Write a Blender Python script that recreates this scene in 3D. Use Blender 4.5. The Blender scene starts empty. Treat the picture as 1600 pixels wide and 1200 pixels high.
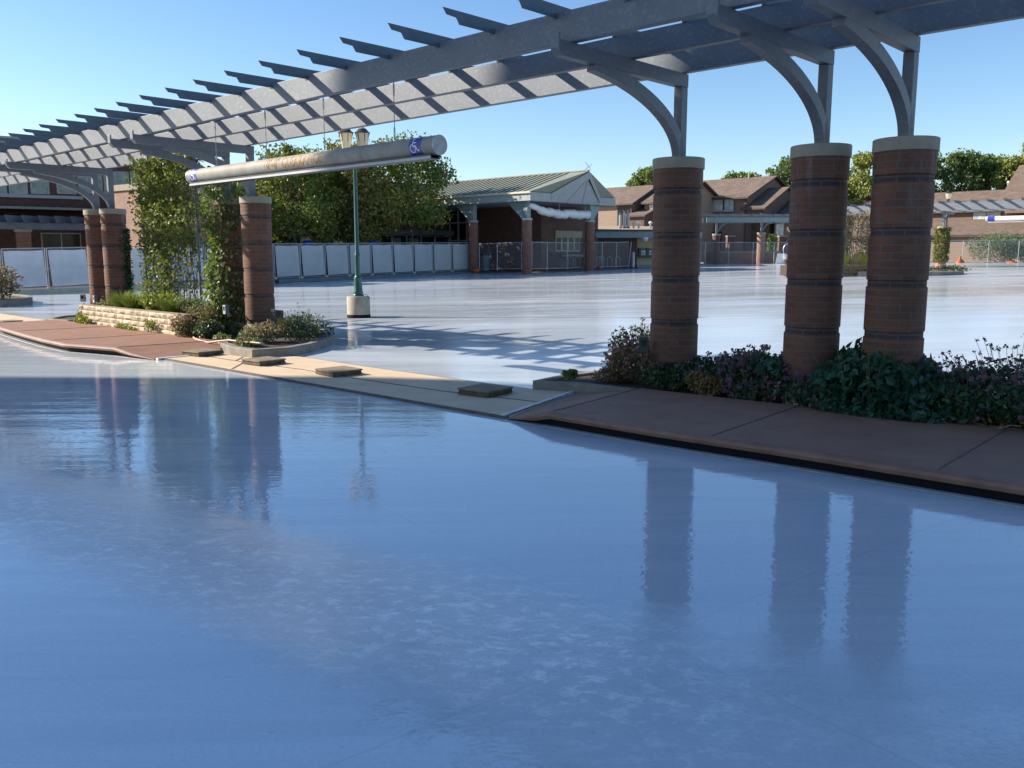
import bpy, bmesh, math, random
import numpy as np
from mathutils import Vector, Matrix
random.seed(7); rng = np.random.default_rng(11)
R = math.radians
scene = bpy.context.scene
COL = scene.collection
# ------------------------------------------------------------------ camera
F, VH, EYE = 1350.0, 399.0, 1.6
PITCH = math.atan((600 - VH) / F)
cp, sp = math.cos(PITCH), math.sin(PITCH)
cd = bpy.data.cameras.new('camera'); cam = bpy.data.objects.new('camera', cd); COL.objects.link(cam)
cam.location = (0, 0, EYE); cam.rotation_euler = (math.pi / 2 - PITCH, 0, 0)
cd.sensor_width = 36; cd.lens = 36 * F / 1600; cd.clip_start = 0.05; cd.clip_end = 6000
scene.camera = cam

def ray(u, v):
    a = (u - 800) / F; b = (600 - v) / F
    return (a, cp + b * sp, -sp + b * cp)
def at(u, v, Y):                       # surveyed point: picture position and distance
    r = ray(u, v); k = Y / r[1]
    return Vector((r[0] * k, Y, EYE + r[2] * k))
def sstep(a, b, x):
    x = min(1, max(0, (x - a) / (b - a))); return x * x * (3 - 2 * x)
def g(X, Y):                           # the paved ground rises gently to the far right
    h = .018 * X + .014 * Y - .17
    h = .5 * (h + math.sqrt(h * h + .0016)) - .002
    h = 1.0 - .5 * ((1 - h) + math.sqrt((1 - h) ** 2 + .01))+.0025 if h > .3 else h
    return max(0, h) * sstep(9, 22, Y)
def gnd(u, v, dz=0.0):
    r = ray(u, v); k = 1.0
    lo, hi = 1.0, 400.0
    f = lambda k: EYE + r[2] * k - g(r[0] * k, r[1] * k) - dz
    for _ in range(60):
        m = .5 * (lo + hi)
        if f(m) > 0: lo = m
        else: hi = m
    return Vector((r[0] * lo, r[1] * lo, EYE + r[2] * lo))

# site grid: t runs along the pergola to the far left, n towards the viewer
C1 = (1.832, 9.76); DV = (-.728, .685); NV = (-.685, -.728)
RZ = math.atan2(DV[1], DV[0])
def W(t, n, z=0.0):
    return Vector((C1[0] + t * DV[0] + n * NV[0], C1[1] + t * DV[1] + n * NV[1], z))
def TN(p):
    x, y = p[0] - C1[0], p[1] - C1[1]
    return (x * DV[0] + y * DV[1], x * NV[0] + y * NV[1])
def t_at(u, n, z):                     # t of the point on line n, height z seen at column u
    A = W(0, n); a = (u - 800) / F
    return (a * (A.y * cp - (z - EYE) * sp) - A.x) / (DV[0] - a * DV[1] * cp)

# ------------------------------------------------------------------ mesh builder
class MB:
    def __init__(s): s.v = []; s.f = []; s.m = []; s.uv = {}; s.cur = 0
    def face(s, idx): s.f.append(tuple(idx)); s.m.append(s.cur)
    def quad(s, *pts):
        b = len(s.v); s.v.extend([tuple(p) for p in pts]); s.face(range(b, b + len(pts)))
    def box(s, cx, cy, cz, sx, sy, sz, rz=0.0):
        b = len(s.v); c, q = math.cos(rz), math.sin(rz)
        for dz in (-.5, .5):
            for dx, dy in ((-.5, -.5), (.5, -.5), (.5, .5), (-.5, .5)):
                x, y = dx * sx, dy * sy
                s.v.append((cx + x * c - y * q, cy + x * q + y * c, cz + dz * sz))
        for f in ((3, 2, 1, 0), (4, 5, 6, 7), (0, 1, 5, 4), (1, 2, 6, 5), (2, 3, 7, 6), (3, 0, 4, 7)):
            s.face([b + i for i in f])
    def b2(s, x0, x1, y0, y1, z0, z1): s.box((x0 + x1) / 2, (y0 + y1) / 2, (z0 + z1) / 2, abs(x1 - x0), abs(y1 - y0), abs(z1 - z0))
    def bar(s, p, q, w, h, up=(0, 0, 1)):
        p, q = Vector(p), Vector(q); d = (q - p).normalized(); u = Vector(up)
        x = d.cross(u)
        if x.length < 1e-4: x = d.cross(Vector((1, 0, 0)))
        x.normalize(); y = x.cross(d).normalized(); b = len(s.v)
        for o in (p, q):
            for a, c in ((-1, -1), (1, -1), (1, 1), (-1, 1)):
                s.v.append(tuple(o + x * (a * w / 2) + y * (c * h / 2)))
        for f in ((0, 1, 2, 3), (7, 6, 5, 4), (0, 4, 5, 1), (1, 5, 6, 2), (2, 6, 7, 3), (3, 7, 4, 0)):
            s.face([b + i for i in f])
    def tube(s, pts, r, n=8, cap=True):
        pts = [Vector(p) for p in pts]; k = len(pts); b = len(s.v)
        rs = r if isinstance(r, (list, tuple)) else [r] * k
        ref = None
        for i, p in enumerate(pts):
            d = (pts[min(i + 1, k - 1)] - pts[max(i - 1, 0)]).normalized()
            if ref is None: ref = Vector((0, 0, 1)) if abs(d.z) < .9 else Vector((1, 0, 0))
            x = (ref - d * ref.dot(d)).normalized(); y = d.cross(x); ref = x
            for j in range(n):
                a = 2 * math.pi * j / n
                s.v.append(tuple(p + (x * math.cos(a) + y * math.sin(a)) * rs[i]))
        for i in range(k - 1):
            for j in range(n):
                j2 = (j + 1) % n
                s.face([b + i * n + j, b + i * n + j2, b + (i + 1) * n + j2, b + (i + 1) * n + j])
        if cap:
            s.face([b + j for j in reversed(range(n))]); s.face([b + (k - 1) * n + j for j in range(n)])
    def lathe(s, prof, cx=0, cy=0, n=32, mats=None, cap=True):
        b = len(s.v)
        for r, z in prof:
            for j in range(n):
                a = 2 * math.pi * j / n
                s.v.append((cx + r * math.cos(a), cy + r * math.sin(a), z))
        for i in range(len(prof) - 1):
            if mats: s.cur = mats[i]
            for j in range(n):
                j2 = (j + 1) % n
                s.uv[len(s.f)] = [(2 * math.pi * q / n * .265, prof[w][1]) for q, w in ((j, i), (j + 1, i), (j + 1, i + 1), (j, i + 1))]
                s.face([b + i * n + j, b + i * n + j2, b + (i + 1) * n + j2, b + (i + 1) * n + j])
        s.cur = 0
        if cap:
            s.face([b + j for j in reversed(range(n))]); s.face([b + (len(prof) - 1) * n + j for j in range(n)])
    def prism(s, poly, fn0, fn1):      # polygon extruded between two mappings
        b = len(s.v); k = len(poly)
        s.v.extend([tuple(fn0(*p)) for p in poly]); s.v.extend([tuple(fn1(*p)) for p in poly])
        s.face(reversed(range(b, b + k))); s.face(range(b + k, b + 2 * k))
        for i in range(k):
            j = (i + 1) % k; s.face([b + i, b + j, b + k + j, b + k + i])
    def slab(s, poly, z0, z1):
        s.prism(poly, lambda x, y: (x, y, z0), lambda x, y: (x, y, z1))
    def leaves(s, pts, size, flat=0.0, asp=.62, out=None, jit=.35):
        pts = np.asarray(pts, float); N = len(pts)
        if N == 0: return
        a = rng.normal(size=(N, 3))
        if out is not None: a = a * .6 + out * 1.0
        a[:, 2] -= flat
        a /= np.linalg.norm(a, axis=1)[:, None] + 1e-9
        c = rng.normal(size=(N, 3)); x = np.cross(a, c); x /= np.linalg.norm(x, axis=1)[:, None] + 1e-9
        sz = size * (1 + jit * rng.uniform(-1, 1, N))[:, None]
        y = np.cross(a, x)
        P0 = pts - a * sz * .5; P2 = pts + a * sz * .5
        P1 = pts + x * sz * asp * .5 + y * sz * .10 - a * sz * .08; P3 = pts - x * sz * asp * .5 + y * sz * .10 - a * sz * .08
        V = np.stack([P0, P1, P2, P3], 1).reshape(-1, 3)
        b = len(s.v); s.v.extend(map(tuple, V.tolist()))
        s.f.extend([(b + 4 * i, b + 4 * i + 1, b + 4 * i + 2, b + 4 * i + 3) for i in range(N)]); s.m.extend([s.cur] * N)
    def build(s, name, mats, parent=None, smooth=False, bevel=0.0):
        me = bpy.data.meshes.new(name); me.from_pydata(s.v, [], s.f)
        for m in (mats if isinstance(mats, (list, tuple)) else [mats]): me.materials.append(m)
        if any(s.m): me.polygons.foreach_set('material_index', s.m)
        if s.uv:
            ul = me.uv_layers.new(name='UVMap')
            for fi, co in s.uv.items():
                p = me.polygons[fi]
                for k, li in enumerate(p.loop_indices): ul.data[li].uv = co[k]
        if smooth: me.polygons.foreach_set('use_smooth', [True] * len(me.polygons))
        me.update()
        o = bpy.data.objects.new(name, me); COL.objects.link(o)
        if parent is not None: o.parent = parent
        if bevel:
            md = o.modifiers.new('bevel', 'BEVEL'); md.width = bevel; md.segments = 2; md.limit_method = 'ANGLE'; md.angle_limit = R(40)
        if smooth == 'auto':
            try: me.set_sharp_from_angle(angle=R(40))
            except Exception: pass
        return o

def tag(o, label=None, cat=None, group=None, kind=None):
    if label: o['label'] = label
    if cat: o['category'] = cat
    if group: o['group'] = group
    if kind: o['kind'] = kind
    return o
def thing(name, label, cat, loc=(0, 0, 0), rz=0.0, group=None):
    o = bpy.data.objects.new(name, None); COL.objects.link(o); o.empty_display_size = .2
    o.location = loc; o.rotation_euler = (0, 0, rz)
    return tag(o, label, cat, group)
def struct(name, mb, m, parent=None, **k):
    o = mb.build(name, m, parent, **k); o['kind'] = 'structure'; return o
def dup(o, loc=None, rz=None, label=None, parent=None):
    c = o.copy(); COL.objects.link(c)
    if parent is not None: c.parent = parent
    if loc is not None: c.location = loc
    if rz is not None: c.rotation_euler = (0, 0, rz)
    if label: c['label'] = label
    for ch in list(o.children): dup(ch, parent=c)
    return c

# ------------------------------------------------------------------ materials
def nodes(name):
    m = bpy.data.materials.new(name); m.use_nodes = True; nt = m.node_tree
    return m, nt, nt.nodes['Principled BSDF'], nt.nodes.new, nt.links.new
def rgb(c): return (c[0], c[1], c[2], 1)
def ramp(N, L, fac, stops):
    r = N('ShaderNodeValToRGB'); e = r.color_ramp.elements
    while len(e) < len(stops): e.new(.5)
    for x, (p, c) in zip(e, stops):
        x.position = p; x.color = rgb(c) if not isinstance(c, (int, float)) else (c, c, c, 1)
    L(fac, r.inputs['Fac']); return r.outputs['Color']
def noise(N, L, vec, scale, detail=4, rough=.55):
    n = N('ShaderNodeTexNoise'); n.inputs['Scale'].default_value = scale; n.inputs['Detail'].default_value = detail
    n.inputs['Roughness'].default_value = rough
    if vec is not None: L(vec, n.inputs['Vector'])
    return n.outputs['Fac']
def mapping(N, L, vec, sc=(1, 1, 1), rot=(0, 0, 0)):
    m = N('ShaderNodeMapping'); m.inputs['Scale'].default_value = sc; m.inputs['Rotation'].default_value = rot
    L(vec, m.inputs['Vector']); return m.outputs['Vector']
def mixc(N, L, fac, a, b, typ='MIX'):
    x = N('ShaderNodeMix'); x.data_type = 'RGBA'; x.blend_type = typ
    if isinstance(fac, (int, float)): x.inputs[0].default_value = fac
    else: L(fac, x.inputs[0])
    for s, c in ((6, a), (7, b)):
        if isinstance(c, tuple): x.inputs[s].default_value = rgb(c)
        else: L(c, x.inputs[s])
    return x.outputs[2]
def mth(N, L, op, a, b=None, clamp=False):
    x = N('ShaderNodeMath'); x.operation = op; x.use_clamp = clamp
    for i, c in enumerate((a, b)):
        if c is None: continue
        if isinstance(c, (int, float)): x.inputs[i].default_value = c
        else: L(c, x.inputs[i])
    return x.outputs[0]
def bump(N, L, P, h, strength, dist=.01):
    b = N('ShaderNodeBump'); b.inputs['Strength'].default_value = strength; b.inputs['Distance'].default_value = dist
    L(h, b.inputs['Height']); L(b.outputs['Normal'], P.inputs['Normal']); return b
def objc(N): return N('ShaderNodeTexCoord').outputs['Object']

def plain(name, c, rough=.6, var=.25, sc=6, metal=0.0, bmp=.1, c2=None, spec=.5):
    m, nt, P, N, L = nodes(name); v = objc(N)
    f = noise(N, L, v, sc, 6, .6)
    lo = tuple(x * (1 - var) for x in c); hi = c2 or tuple(min(1, x * (1 + var)) for x in c)
    L(ramp(N, L, f, [(.3, lo), (.7, hi)]), P.inputs['Base Color'])
    P.inputs['Roughness'].default_value = rough; P.inputs['Metallic'].default_value = metal
    P.inputs['Specular IOR Level'].default_value = spec
    if bmp: bump(N, L, P, noise(N, L, v, sc * 8, 4), bmp, .004)
    return m
def brick(name, c1, c2, mortar, uv=False, bw=.203, bh=.0677, ms=.009, rough=.8, warp=.06, off=.5):
    m, nt, P, N, L = nodes(name); tc = N('ShaderNodeTexCoord')
    if uv: vec = tc.outputs['UV']
    else:
        s = N('ShaderNodeSeparateXYZ'); L(tc.outputs['Object'], s.inputs[0])
        c = N('ShaderNodeCombineXYZ'); L(mth(N, L, 'ADD', s.outputs[0], s.outputs[1]), c.inputs[0]); L(s.outputs[2], c.inputs[1]); vec = c.outputs[0]
    b = N('ShaderNodeTexBrick'); L(vec, b.inputs['Vector']); b.offset = off
    b.inputs['Scale'].default_value = 1; b.inputs['Brick Width'].default_value = bw; b.inputs['Row Height'].default_value = bh
    b.inputs['Mortar Size'].default_value = ms; b.inputs['Mortar Smooth'].default_value = .2; b.inputs['Bias'].default_value = 0
    b.inputs['Color1'].default_value = rgb(c1); b.inputs['Color2'].default_value = rgb(c2); b.inputs['Mortar'].default_value = rgb(mortar)
    f = noise(N, L, tc.outputs['Object'], 3, 5)
    f2 = noise(N, L, tc.outputs['Object'], 40, 3)
    col = mixc(N, L, .7, b.outputs['Color'], ramp(N, L, f, [(.3, .55), (.7, 1.0)]), 'MULTIPLY')
    col = mixc(N, L, .35, col, ramp(N, L, f2, [(.3, .6), (.7, 1.0)]), 'MULTIPLY')
    L(col, P.inputs['Base Color']); P.inputs['Roughness'].default_value = rough
    h = mth(N, L, 'SUBTRACT', mth(N, L, 'MULTIPLY', f2, .3), b.outputs['Fac'])
    bump(N, L, P, h, .6, .006)
    return m
def stain(m):
    nt = m.node_tree; N, L = nt.nodes.new, nt.links.new; P = nt.nodes['Principled BSDF']; src = P.inputs['Base Color'].links[0].from_socket
    v = objc(N); s = N('ShaderNodeSeparateXYZ'); L(v, s.inputs[0])
    top = mth(N, L, 'MULTIPLY', mth(N, L, 'SUBTRACT', s.outputs[2], 1.75), 1.3, True)
    low = mth(N, L, 'MULTIPLY', mth(N, L, 'SUBTRACT', .95, s.outputs[2]), .9, True)
    st = ramp(N, L, noise(N, L, mapping(N, L, v, (7, 7, .9)), 1.0, 5, .6), [(.54, 0.0), (.70, 1.0)])
    c = mixc(N, L, mth(N, L, 'MULTIPLY', mth(N, L, 'MULTIPLY', st, top), .42), src, (.36, .34, .33))
    d = ramp(N, L, noise(N, L, mapping(N, L, v, (3, 3, 1.2)), 1.0, 5, .6), [(.45, 0.0), (.7, 1.0)])
    c = mixc(N, L, mth(N, L, 'MULTIPLY', d, mth(N, L, 'ADD', .18, mth(N, L, 'MULTIPLY', low, .3))), c, (.05, .035, .03))
    L(c, P.inputs['Base Color'])
def leaf(name, cols, rough=.5, trans=.25):
    m, nt, P, N, L = nodes(name)
    gi = N('ShaderNodeNewGeometry').outputs['Random Per Island']
    k = len(cols)
    col = ramp(N, L, gi, [((i + .5) / k, c) for i, c in enumerate(cols)])
    L(col, P.inputs['Base Color']); P.inputs['Roughness'].default_value = rough
    P.inputs['Specular IOR Level'].default_value = .35
    t = N('ShaderNodeBsdfTranslucent'); L(mixc(N, L, .5, col, (.35, .42, .06), 'MIX'), t.inputs['Color'])
    ms = N('ShaderNodeMixShader'); ms.inputs[0].default_value = trans
    L(P.outputs[0], ms.inputs[1]); L(t.outputs[0], ms.inputs[2])
    L(ms.outputs[0], nt.nodes['Material Output'].inputs['Surface'])
    return m

M = {}
def mk():
    # rink floor: wet grey concrete coating
    m, nt, P, N, L = nodes('rink_coating'); v = objc(N)
    big = noise(N, L, mapping(N, L, v, (.06, .7, 1), (0, 0, R(4))), 1.0, 6, .65)
    fine = noise(N, L, mapping(N, L, v, (.25, 3.2, 1), (0, 0, R(-5))), 1.0, 6, .7)
    grit = noise(N, L, v, 55, 3)
    base = ramp(N, L, big, [(.25, (.50, .57, .635)), (.5, (.60, .66, .715)), (.74, (.70, .745, .78))])
    base = mixc(N, L, .5, base, ramp(N, L, fine, [(.3, .72), (.65, 1.0)]), 'MULTIPLY')
    s = N('ShaderNodeSeparateXYZ'); L(v, s.inputs[0])
    # scuffs and painted glints of the sunlit beams in a near-floor band
    dist = mth(N, L, 'ABSOLUTE', mth(N, L, 'ADD', mth(N, L, 'MULTIPLY', s.outputs[0], .50), mth(N, L, 'ADD', mth(N, L, 'MULTIPLY', s.outputs[1], .866), -3.0)))
    wob = noise(N, L, v, 1.3, 4)
    band = mth(N, L, 'SUBTRACT', 1.0, mth(N, L, 'DIVIDE', mth(N, L, 'ADD', dist, mth(N, L, 'MULTIPLY', wob, .5)), 1.0), True)
    sn = noise(N, L, mapping(N, L, v, (1, 1.7, 1), (0, 0, R(25))), 9, 8, .78)
    gl = noise(N, L, mapping(N, L, v, (1, 1.25, 1), (0, 0, R(20))), 26, 5, .68)
    sc = mth(N, L, 'MULTIPLY', ramp(N, L, sn, [(.52, 0.0), (.56, 1.0)]), mth(N, L, 'MULTIPLY', mth(N, L, 'MULTIPLY', band, 1.6, True), mth(N, L, 'SUBTRACT', 1.25, s.outputs[0], True)), True)
    base = mixc(N, L, mth(N, L, 'MULTIPLY', sc, .9), base, (.93, .93, .92))
    mot = ramp(N, L, noise(N, L, mapping(N, L, v, (1, 1.4, 1), (0, 0, R(25))), 5, 9, .8), [(.42, 1.0), (.6, 0.0)])
    base = mixc(N, L, mth(N, L, 'MULTIPLY', mth(N, L, 'MULTIPLY', mot, band), .55), base, (.36, .42, .49))
    for (a_, b_, c_) in ((.62, -.785, -2.35), (.80, .60, 2.55), (-.30, .954, 5.4)):
        sd = mth(N, L, 'ABSOLUTE', mth(N, L, 'ADD', mth(N, L, 'ADD', mth(N, L, 'MULTIPLY', s.outputs[0], a_), mth(N, L, 'MULTIPLY', s.outputs[1], b_)), mth(N, L, 'SUBTRACT', mth(N, L, 'MULTIPLY', wob, .05), c_ + .025)))
        base = mixc(N, L, mth(N, L, 'MULTIPLY', mth(N, L, 'LESS_THAN', sd, .006), .2), base, (.30, .34, .38))
    chips = ramp(N, L, noise(N, L, mapping(N, L, v, (1, 2.2, 1), (0, 0, R(-18))), 7, 9, .8), [(.60, 0.0), (.66, 1.0)])
    base = mixc(N, L, mth(N, L, 'MULTIPLY', chips, .22), base, (.72, .73, .74))
    base = mixc(N, L, mth(N, L, 'MULTIPLY', ramp(N, L, noise(N, L, mapping(N, L, v, (.7, 5, 1), (0, 0, R(28))), 1.5, 8, .75), [(.55, 0.0), (.75, 1.0)]), .3), base, (.33, .38, .45))
    base = mixc(N, L, .55, base, ramp(N, L, noise(N, L, v, 48, 7, .75), [(.3, .74), (.62, 1.0)]), 'MULTIPLY')
    for k_, (r1, s1) in enumerate(((33, 26), (-52, 19), (4, 22))):
        ln = ramp(N, L, noise(N, L, mapping(N, L, v, (.45, s1, 1), (0, 0, R(r1))), 1.0, 3, .6), [(.66, 0.0), (.72, 1.0)])
        base = mixc(N, L, mth(N, L, 'MULTIPLY', ln, .20), base, (.70, .73, .76) if k_ != 1 else (.30, .34, .40))
    spk = ramp(N, L, noise(N, L, v, 24, 2), [(.70, 0.0), (.75, 1.0)])
    base = mixc(N, L, mth(N, L, 'MULTIPLY', spk, .35), base, (.16, .16, .17))
    L(base, P.inputs['Base Color'])
    patch = noise(N, L, mapping(N, L, v, (.45, 1.9, 1), (0, 0, R(-12))), 1.0, 7, .7)
    ro = mth(N, L, 'ADD', ramp(N, L, patch, [(.38, .012), (.52, .03), (.66, .11)]), mth(N, L, 'MULTIPLY', band, .02))
    ro = mth(N, L, 'ADD', ro, mth(N, L, 'MULTIPLY', sc, .12))
    ro = mth(N, L, 'ADD', ro, ramp(N, L, big, [(.45, 0.0), (.8, .05)]))
    nn = mth(N, L, 'ADD', mth(N, L, 'MULTIPLY', s.outputs[0], -.685), mth(N, L, 'MULTIPLY', s.outputs[1], -.728))
    dry = mth(N, L, 'MULTIPLY', mth(N, L, 'SUBTRACT', -7.2, nn), 4.0, True)      # beyond the island the coating has dried
    stk = ramp(N, L, noise(N, L, mapping(N, L, v, (.035, .5, 1), (0, 0, R(3))), 1.0, 5, .6), [(.35, .05), (.65, .17)])
    ro = mth(N, L, 'ADD', ro, mth(N, L, 'MULTIPLY', dry, stk))
    base = mixc(N, L, mth(N, L, 'MULTIPLY', dry, ramp(N, L, fine, [(.45, 0.0), (.7, .16)])), base, (.82, .81, .79))
    L(base, P.inputs['Base Color'])
    L(ro, P.inputs['Roughness']); P.inputs['IOR'].default_value = 2.1
    rip = noise(N, L, mapping(N, L, v, (.35, 2.6, 1), (0, 0, R(-12))), 1.0, 3, .5)
    lft = mth(N, L, 'SUBTRACT', 1.0, mth(N, L, 'DIVIDE', mth(N, L, 'ADD', s.outputs[0], 7.0), 9.0), True)
    h = mth(N, L, 'MULTIPLY', rip, mth(N, L, 'ADD', .08, mth(N, L, 'MULTIPLY', lft, .5)))
    h = mth(N, L, 'ADD', h, mth(N, L, 'MULTIPLY', noise(N, L, mapping(N, L, v, (1, 1.5, 1), (0, 0, R(-10))), 6, 4), .05))
    h = mth(N, L, 'ADD', h, mth(N, L, 'MULTIPLY', noise(N, L, v, 26, 1), .038))
    h = mth(N, L, 'ADD', h, mth(N, L, 'MULTIPLY', noise(N, L, mapping(N, L, v, (.8, 1.6, 1), (0, 0, R(-8))), 12, 2), .048))
    h = mth(N, L, 'ADD', h, mth(N, L, 'MULTIPLY', mth(N, L, 'MULTIPLY', mth(N, L, 'ADD', mth(N, L, 'MULTIPLY', sn, .25), mth(N, L, 'MULTIPLY', gl, .75)), band), .34))
    bump(N, L, P, h, 1.0, .014)
    M['rink'] = m
    M['asphalt'] = plain('pavement_grey', (.26, .25, .24), .9, .25, 1.2)
    # red-brown concrete walk
    M['walk'] = plain('red_brown_concrete', (0.255, 0.133, 0.086), .72, .16, 3.5, bmp=.25)
    M['walkdark'] = plain('tinted_concrete_nosing', (.20, .105, .066), .6, .25, 5, bmp=.2)
    M['near_black'] = plain('near_black_fill', (.006, .006, .010), .7, .3, 8, spec=.15)
    M['tan'] = plain('tan_concrete', (0.586, 0.447, 0.294), .75, .10, 2.2, bmp=.2)
    M['joint'] = plain('joint_sealant', (.09, .075, .065), .8, .3, 9)
    M['paintline'] = plain('white_edge_paint', (.62, .62, .58), .6, .25, 9)
    M['kerb'] = plain('kerb_concrete', (0.204, 0.180, 0.146), .85, .28, 5, bmp=.4)
    M['soil'] = plain('garden_soil', (.055, .038, .03), .95, .5, 14, bmp=.8)
    M['brickc'] = brick('column_brick', (0.207, 0.077, 0.040), (0.151, 0.055, 0.032), (0.136, 0.104, 0.081), uv=True)
    M['brickd'] = brick('column_dark_brick', (0.078, 0.042, 0.039), (0.052, 0.031, 0.034), (.105, .085, .075), uv=True)
    stain(M['brickc']); stain(M['brickd'])
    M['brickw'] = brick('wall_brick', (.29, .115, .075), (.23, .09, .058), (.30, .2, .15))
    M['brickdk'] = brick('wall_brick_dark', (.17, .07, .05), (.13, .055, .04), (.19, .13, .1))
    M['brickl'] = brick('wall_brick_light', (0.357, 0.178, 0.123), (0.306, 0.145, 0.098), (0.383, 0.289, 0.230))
    M['cap'] = plain('column_cap_stone', (.28, .25, .19), .8, .15, 7, bmp=.3)
    M['base'] = plain('column_base_concrete', (0.357, 0.297, 0.212), .85, .2, 8, bmp=.4)
    # galvanised steel
    m, nt, P, N, L = nodes('galvanised_steel'); v = objc(N)
    vo = N('ShaderNodeTexVoronoi'); vo.inputs['Scale'].default_value = 34; L(v, vo.inputs['Vector'])
    sp_ = N('ShaderNodeSeparateColor'); L(vo.outputs['Color'], sp_.inputs[0])
    big = noise(N, L, v, 2.2, 5)
    c = ramp(N, L, sp_.outputs[0], [(.0, (.155, .175, .195)), (.8, (.17, .19, .208)), (.97, (.205, .222, .232))])
    c = mixc(N, L, .45, c, ramp(N, L, big, [(.3, .8), (.7, 1.0)]), 'MULTIPLY')
    L(c, P.inputs['Base Color']); P.inputs['Metallic'].default_value = .1; P.inputs['Roughness'].default_value = .58; P.inputs['Specular IOR Level'].default_value = .3
    bump(N, L, P, noise(N, L, v, 30, 3), .08, .004)
    M['galv'] = m
    M['rafter'] = plain('shade_dark_steel', (.085, .11, .135), .5, .2, 4, .2)  # colour darkened to match the rafters' shaded faces
    M['slate'] = plain('slate_blue_steel', (.085, .125, .155), .5, .2, 4, .1)
    M['teal'] = plain('blue_green_painted_steel', (.20, .27, .27), .45, .15, 5)
    M['alu'] = plain('brushed_tube_metal', (0.30, 0.272, 0.22), .66, .16, 5, .05, spec=.2, c2=(0.341, 0.329, 0.298))
    M['gold'] = plain('worn_gold_letter', (.25, .125, .012), .6, .12, 30)
    M['blue'] = plain('blue_sign_band', (.012, .035, .30), .45, .12, 12)
    M['white'] = plain('white_paint', (0.702, 0.702, 0.684), .5, .06, 6)
    M['green'] = plain('dark_green_paint', (0.013, 0.081, 0.069), .38, .22, 5)
    M['conc'] = plain('cast_concrete', (0.357, 0.306, 0.234), .85, .16, 6, bmp=.4)
    m, nt, P, N, L = nodes('lantern_panel'); P.inputs['Base Color'].default_value = (.80, .73, .55, 1); P.inputs['Roughness'].default_value = .3
    t = N('ShaderNodeBsdfTranslucent'); t.inputs['Color'].default_value = (.95, .88, .70, 1); ms = N('ShaderNodeMixShader'); ms.inputs[0].default_value = .6
    L(P.outputs[0], ms.inputs[1]); L(t.outputs[0], ms.inputs[2]); L(ms.outputs[0], nt.nodes['Material Output'].inputs['Surface']); M['glass'] = m
    M['black'] = plain('black_metal', (.02, .02, .022), .45, .3, 8)
    M['chain'] = plain('chain_steel', (.16, .16, .165), .45, .3, 30, .6)
    M['wood'] = plain('weathered_board', (0.200, 0.157, 0.106), .85, .4, 9, bmp=.6)
    M['woodd'] = plain('weathered_board_edge', (.10, .072, .05), .9, .4, 12, bmp=.6)
    M['pipe'] = plain('fence_pipe', (.38, .40, .42), .45, .2, 10, .4)
    m = M['board'] = plain('white_board_sheet', (.60, .62, .65), .42, .12, 1.6, bmp=.35)
    M['board_shade'] = plain('shaded_white_board_sheet', (0.359, 0.390, 0.406), .35, .10, 1.4)  # white boards darkened in colour for the tree shade on them
    M['pale'] = plain('pale_timber', (.60, .52, .38), .8, .12, 4)
    M['trunk'] = plain('bark', (.10, .075, .055), .9, .35, 12, bmp=.6)
    M['stem'] = plain('plant_stem', (.14, .09, .05), .8, .4, 20)
    M['dry'] = plain('dry_stem', (.30, .22, .12), .85, .3, 20)
    M['hose'] = plain('pale_pink_hose', (.50, .32, .26), .5, .1, 8)
    M['orange'] = plain('orange_plastic', (0.562, 0.120, 0.030), .5, .15, 8)
    M['window'] = plain('dark_window_glass', (.015, .02, .026), .06, .3, 1.5, bmp=0, spec=.15)
    M['winl'] = plain('curtained_window_glass', (.20, .24, .22), .08, .5, 2.5, bmp=0)
    M['winw'] = plain('white_curtain_glass', (.42, .46, .46), .12, .4, 2.2, bmp=0)
    M['frame'] = plain('pale_window_frame', (.40, .42, .40), .5, .1, 6)
    M['fascia'] = plain('grey_green_fascia', (0.306, 0.332, 0.315), .55, .1, 3)
    M['soffit'] = plain('pale_grey_soffit', (0.350, 0.371, 0.378), .6, .08, 3)
    M['roofg'] = plain('standing_seam_roof', (0.255, 0.264, 0.200), .42, .10, 2)
    M['seam'] = plain('roof_seam', (.055, .058, .045), .6, .2, 3)
    M['roofd'] = plain('dark_roof_edge', (.05, .055, .055), .6, .2, 3)
    M['gravel'] = plain('tan_gravel_roof', (0.360, 0.272, 0.168), .95, .2, 12)
    m, nt, P, N, L = nodes('brown_shingles'); v = objc(N)
    b = N('ShaderNodeTexBrick'); s = N('ShaderNodeSeparateXYZ'); L(v, s.inputs[0]); c = N('ShaderNodeCombineXYZ')
    L(s.outputs[0], c.inputs[0]); L(mth(N, L, 'MULTIPLY', s.outputs[2], 1.0), c.inputs[1]); L(c.outputs[0], b.inputs['Vector'])
    b.inputs['Scale'].default_value = 1; b.inputs['Brick Width'].default_value = .45; b.inputs['Row Height'].default_value = .12; b.inputs['Mortar Size'].default_value = .012
    b.inputs['Color1'].default_value = (.23, .165, .125, 1); b.inputs['Color2'].default_value = (.155, .11, .085, 1); b.inputs['Mortar'].default_value = (.09, .065, .05, 1)
    L(mixc(N, L, .6, b.outputs['Color'], ramp(N, L, noise(N, L, v, 1.6, 8, .7), [(.3, .6), (.7, 1.0)]), 'MULTIPLY'), P.inputs['Base Color']); P.inputs['Roughness'].default_value = .95
    M['shingle'] = m
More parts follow.
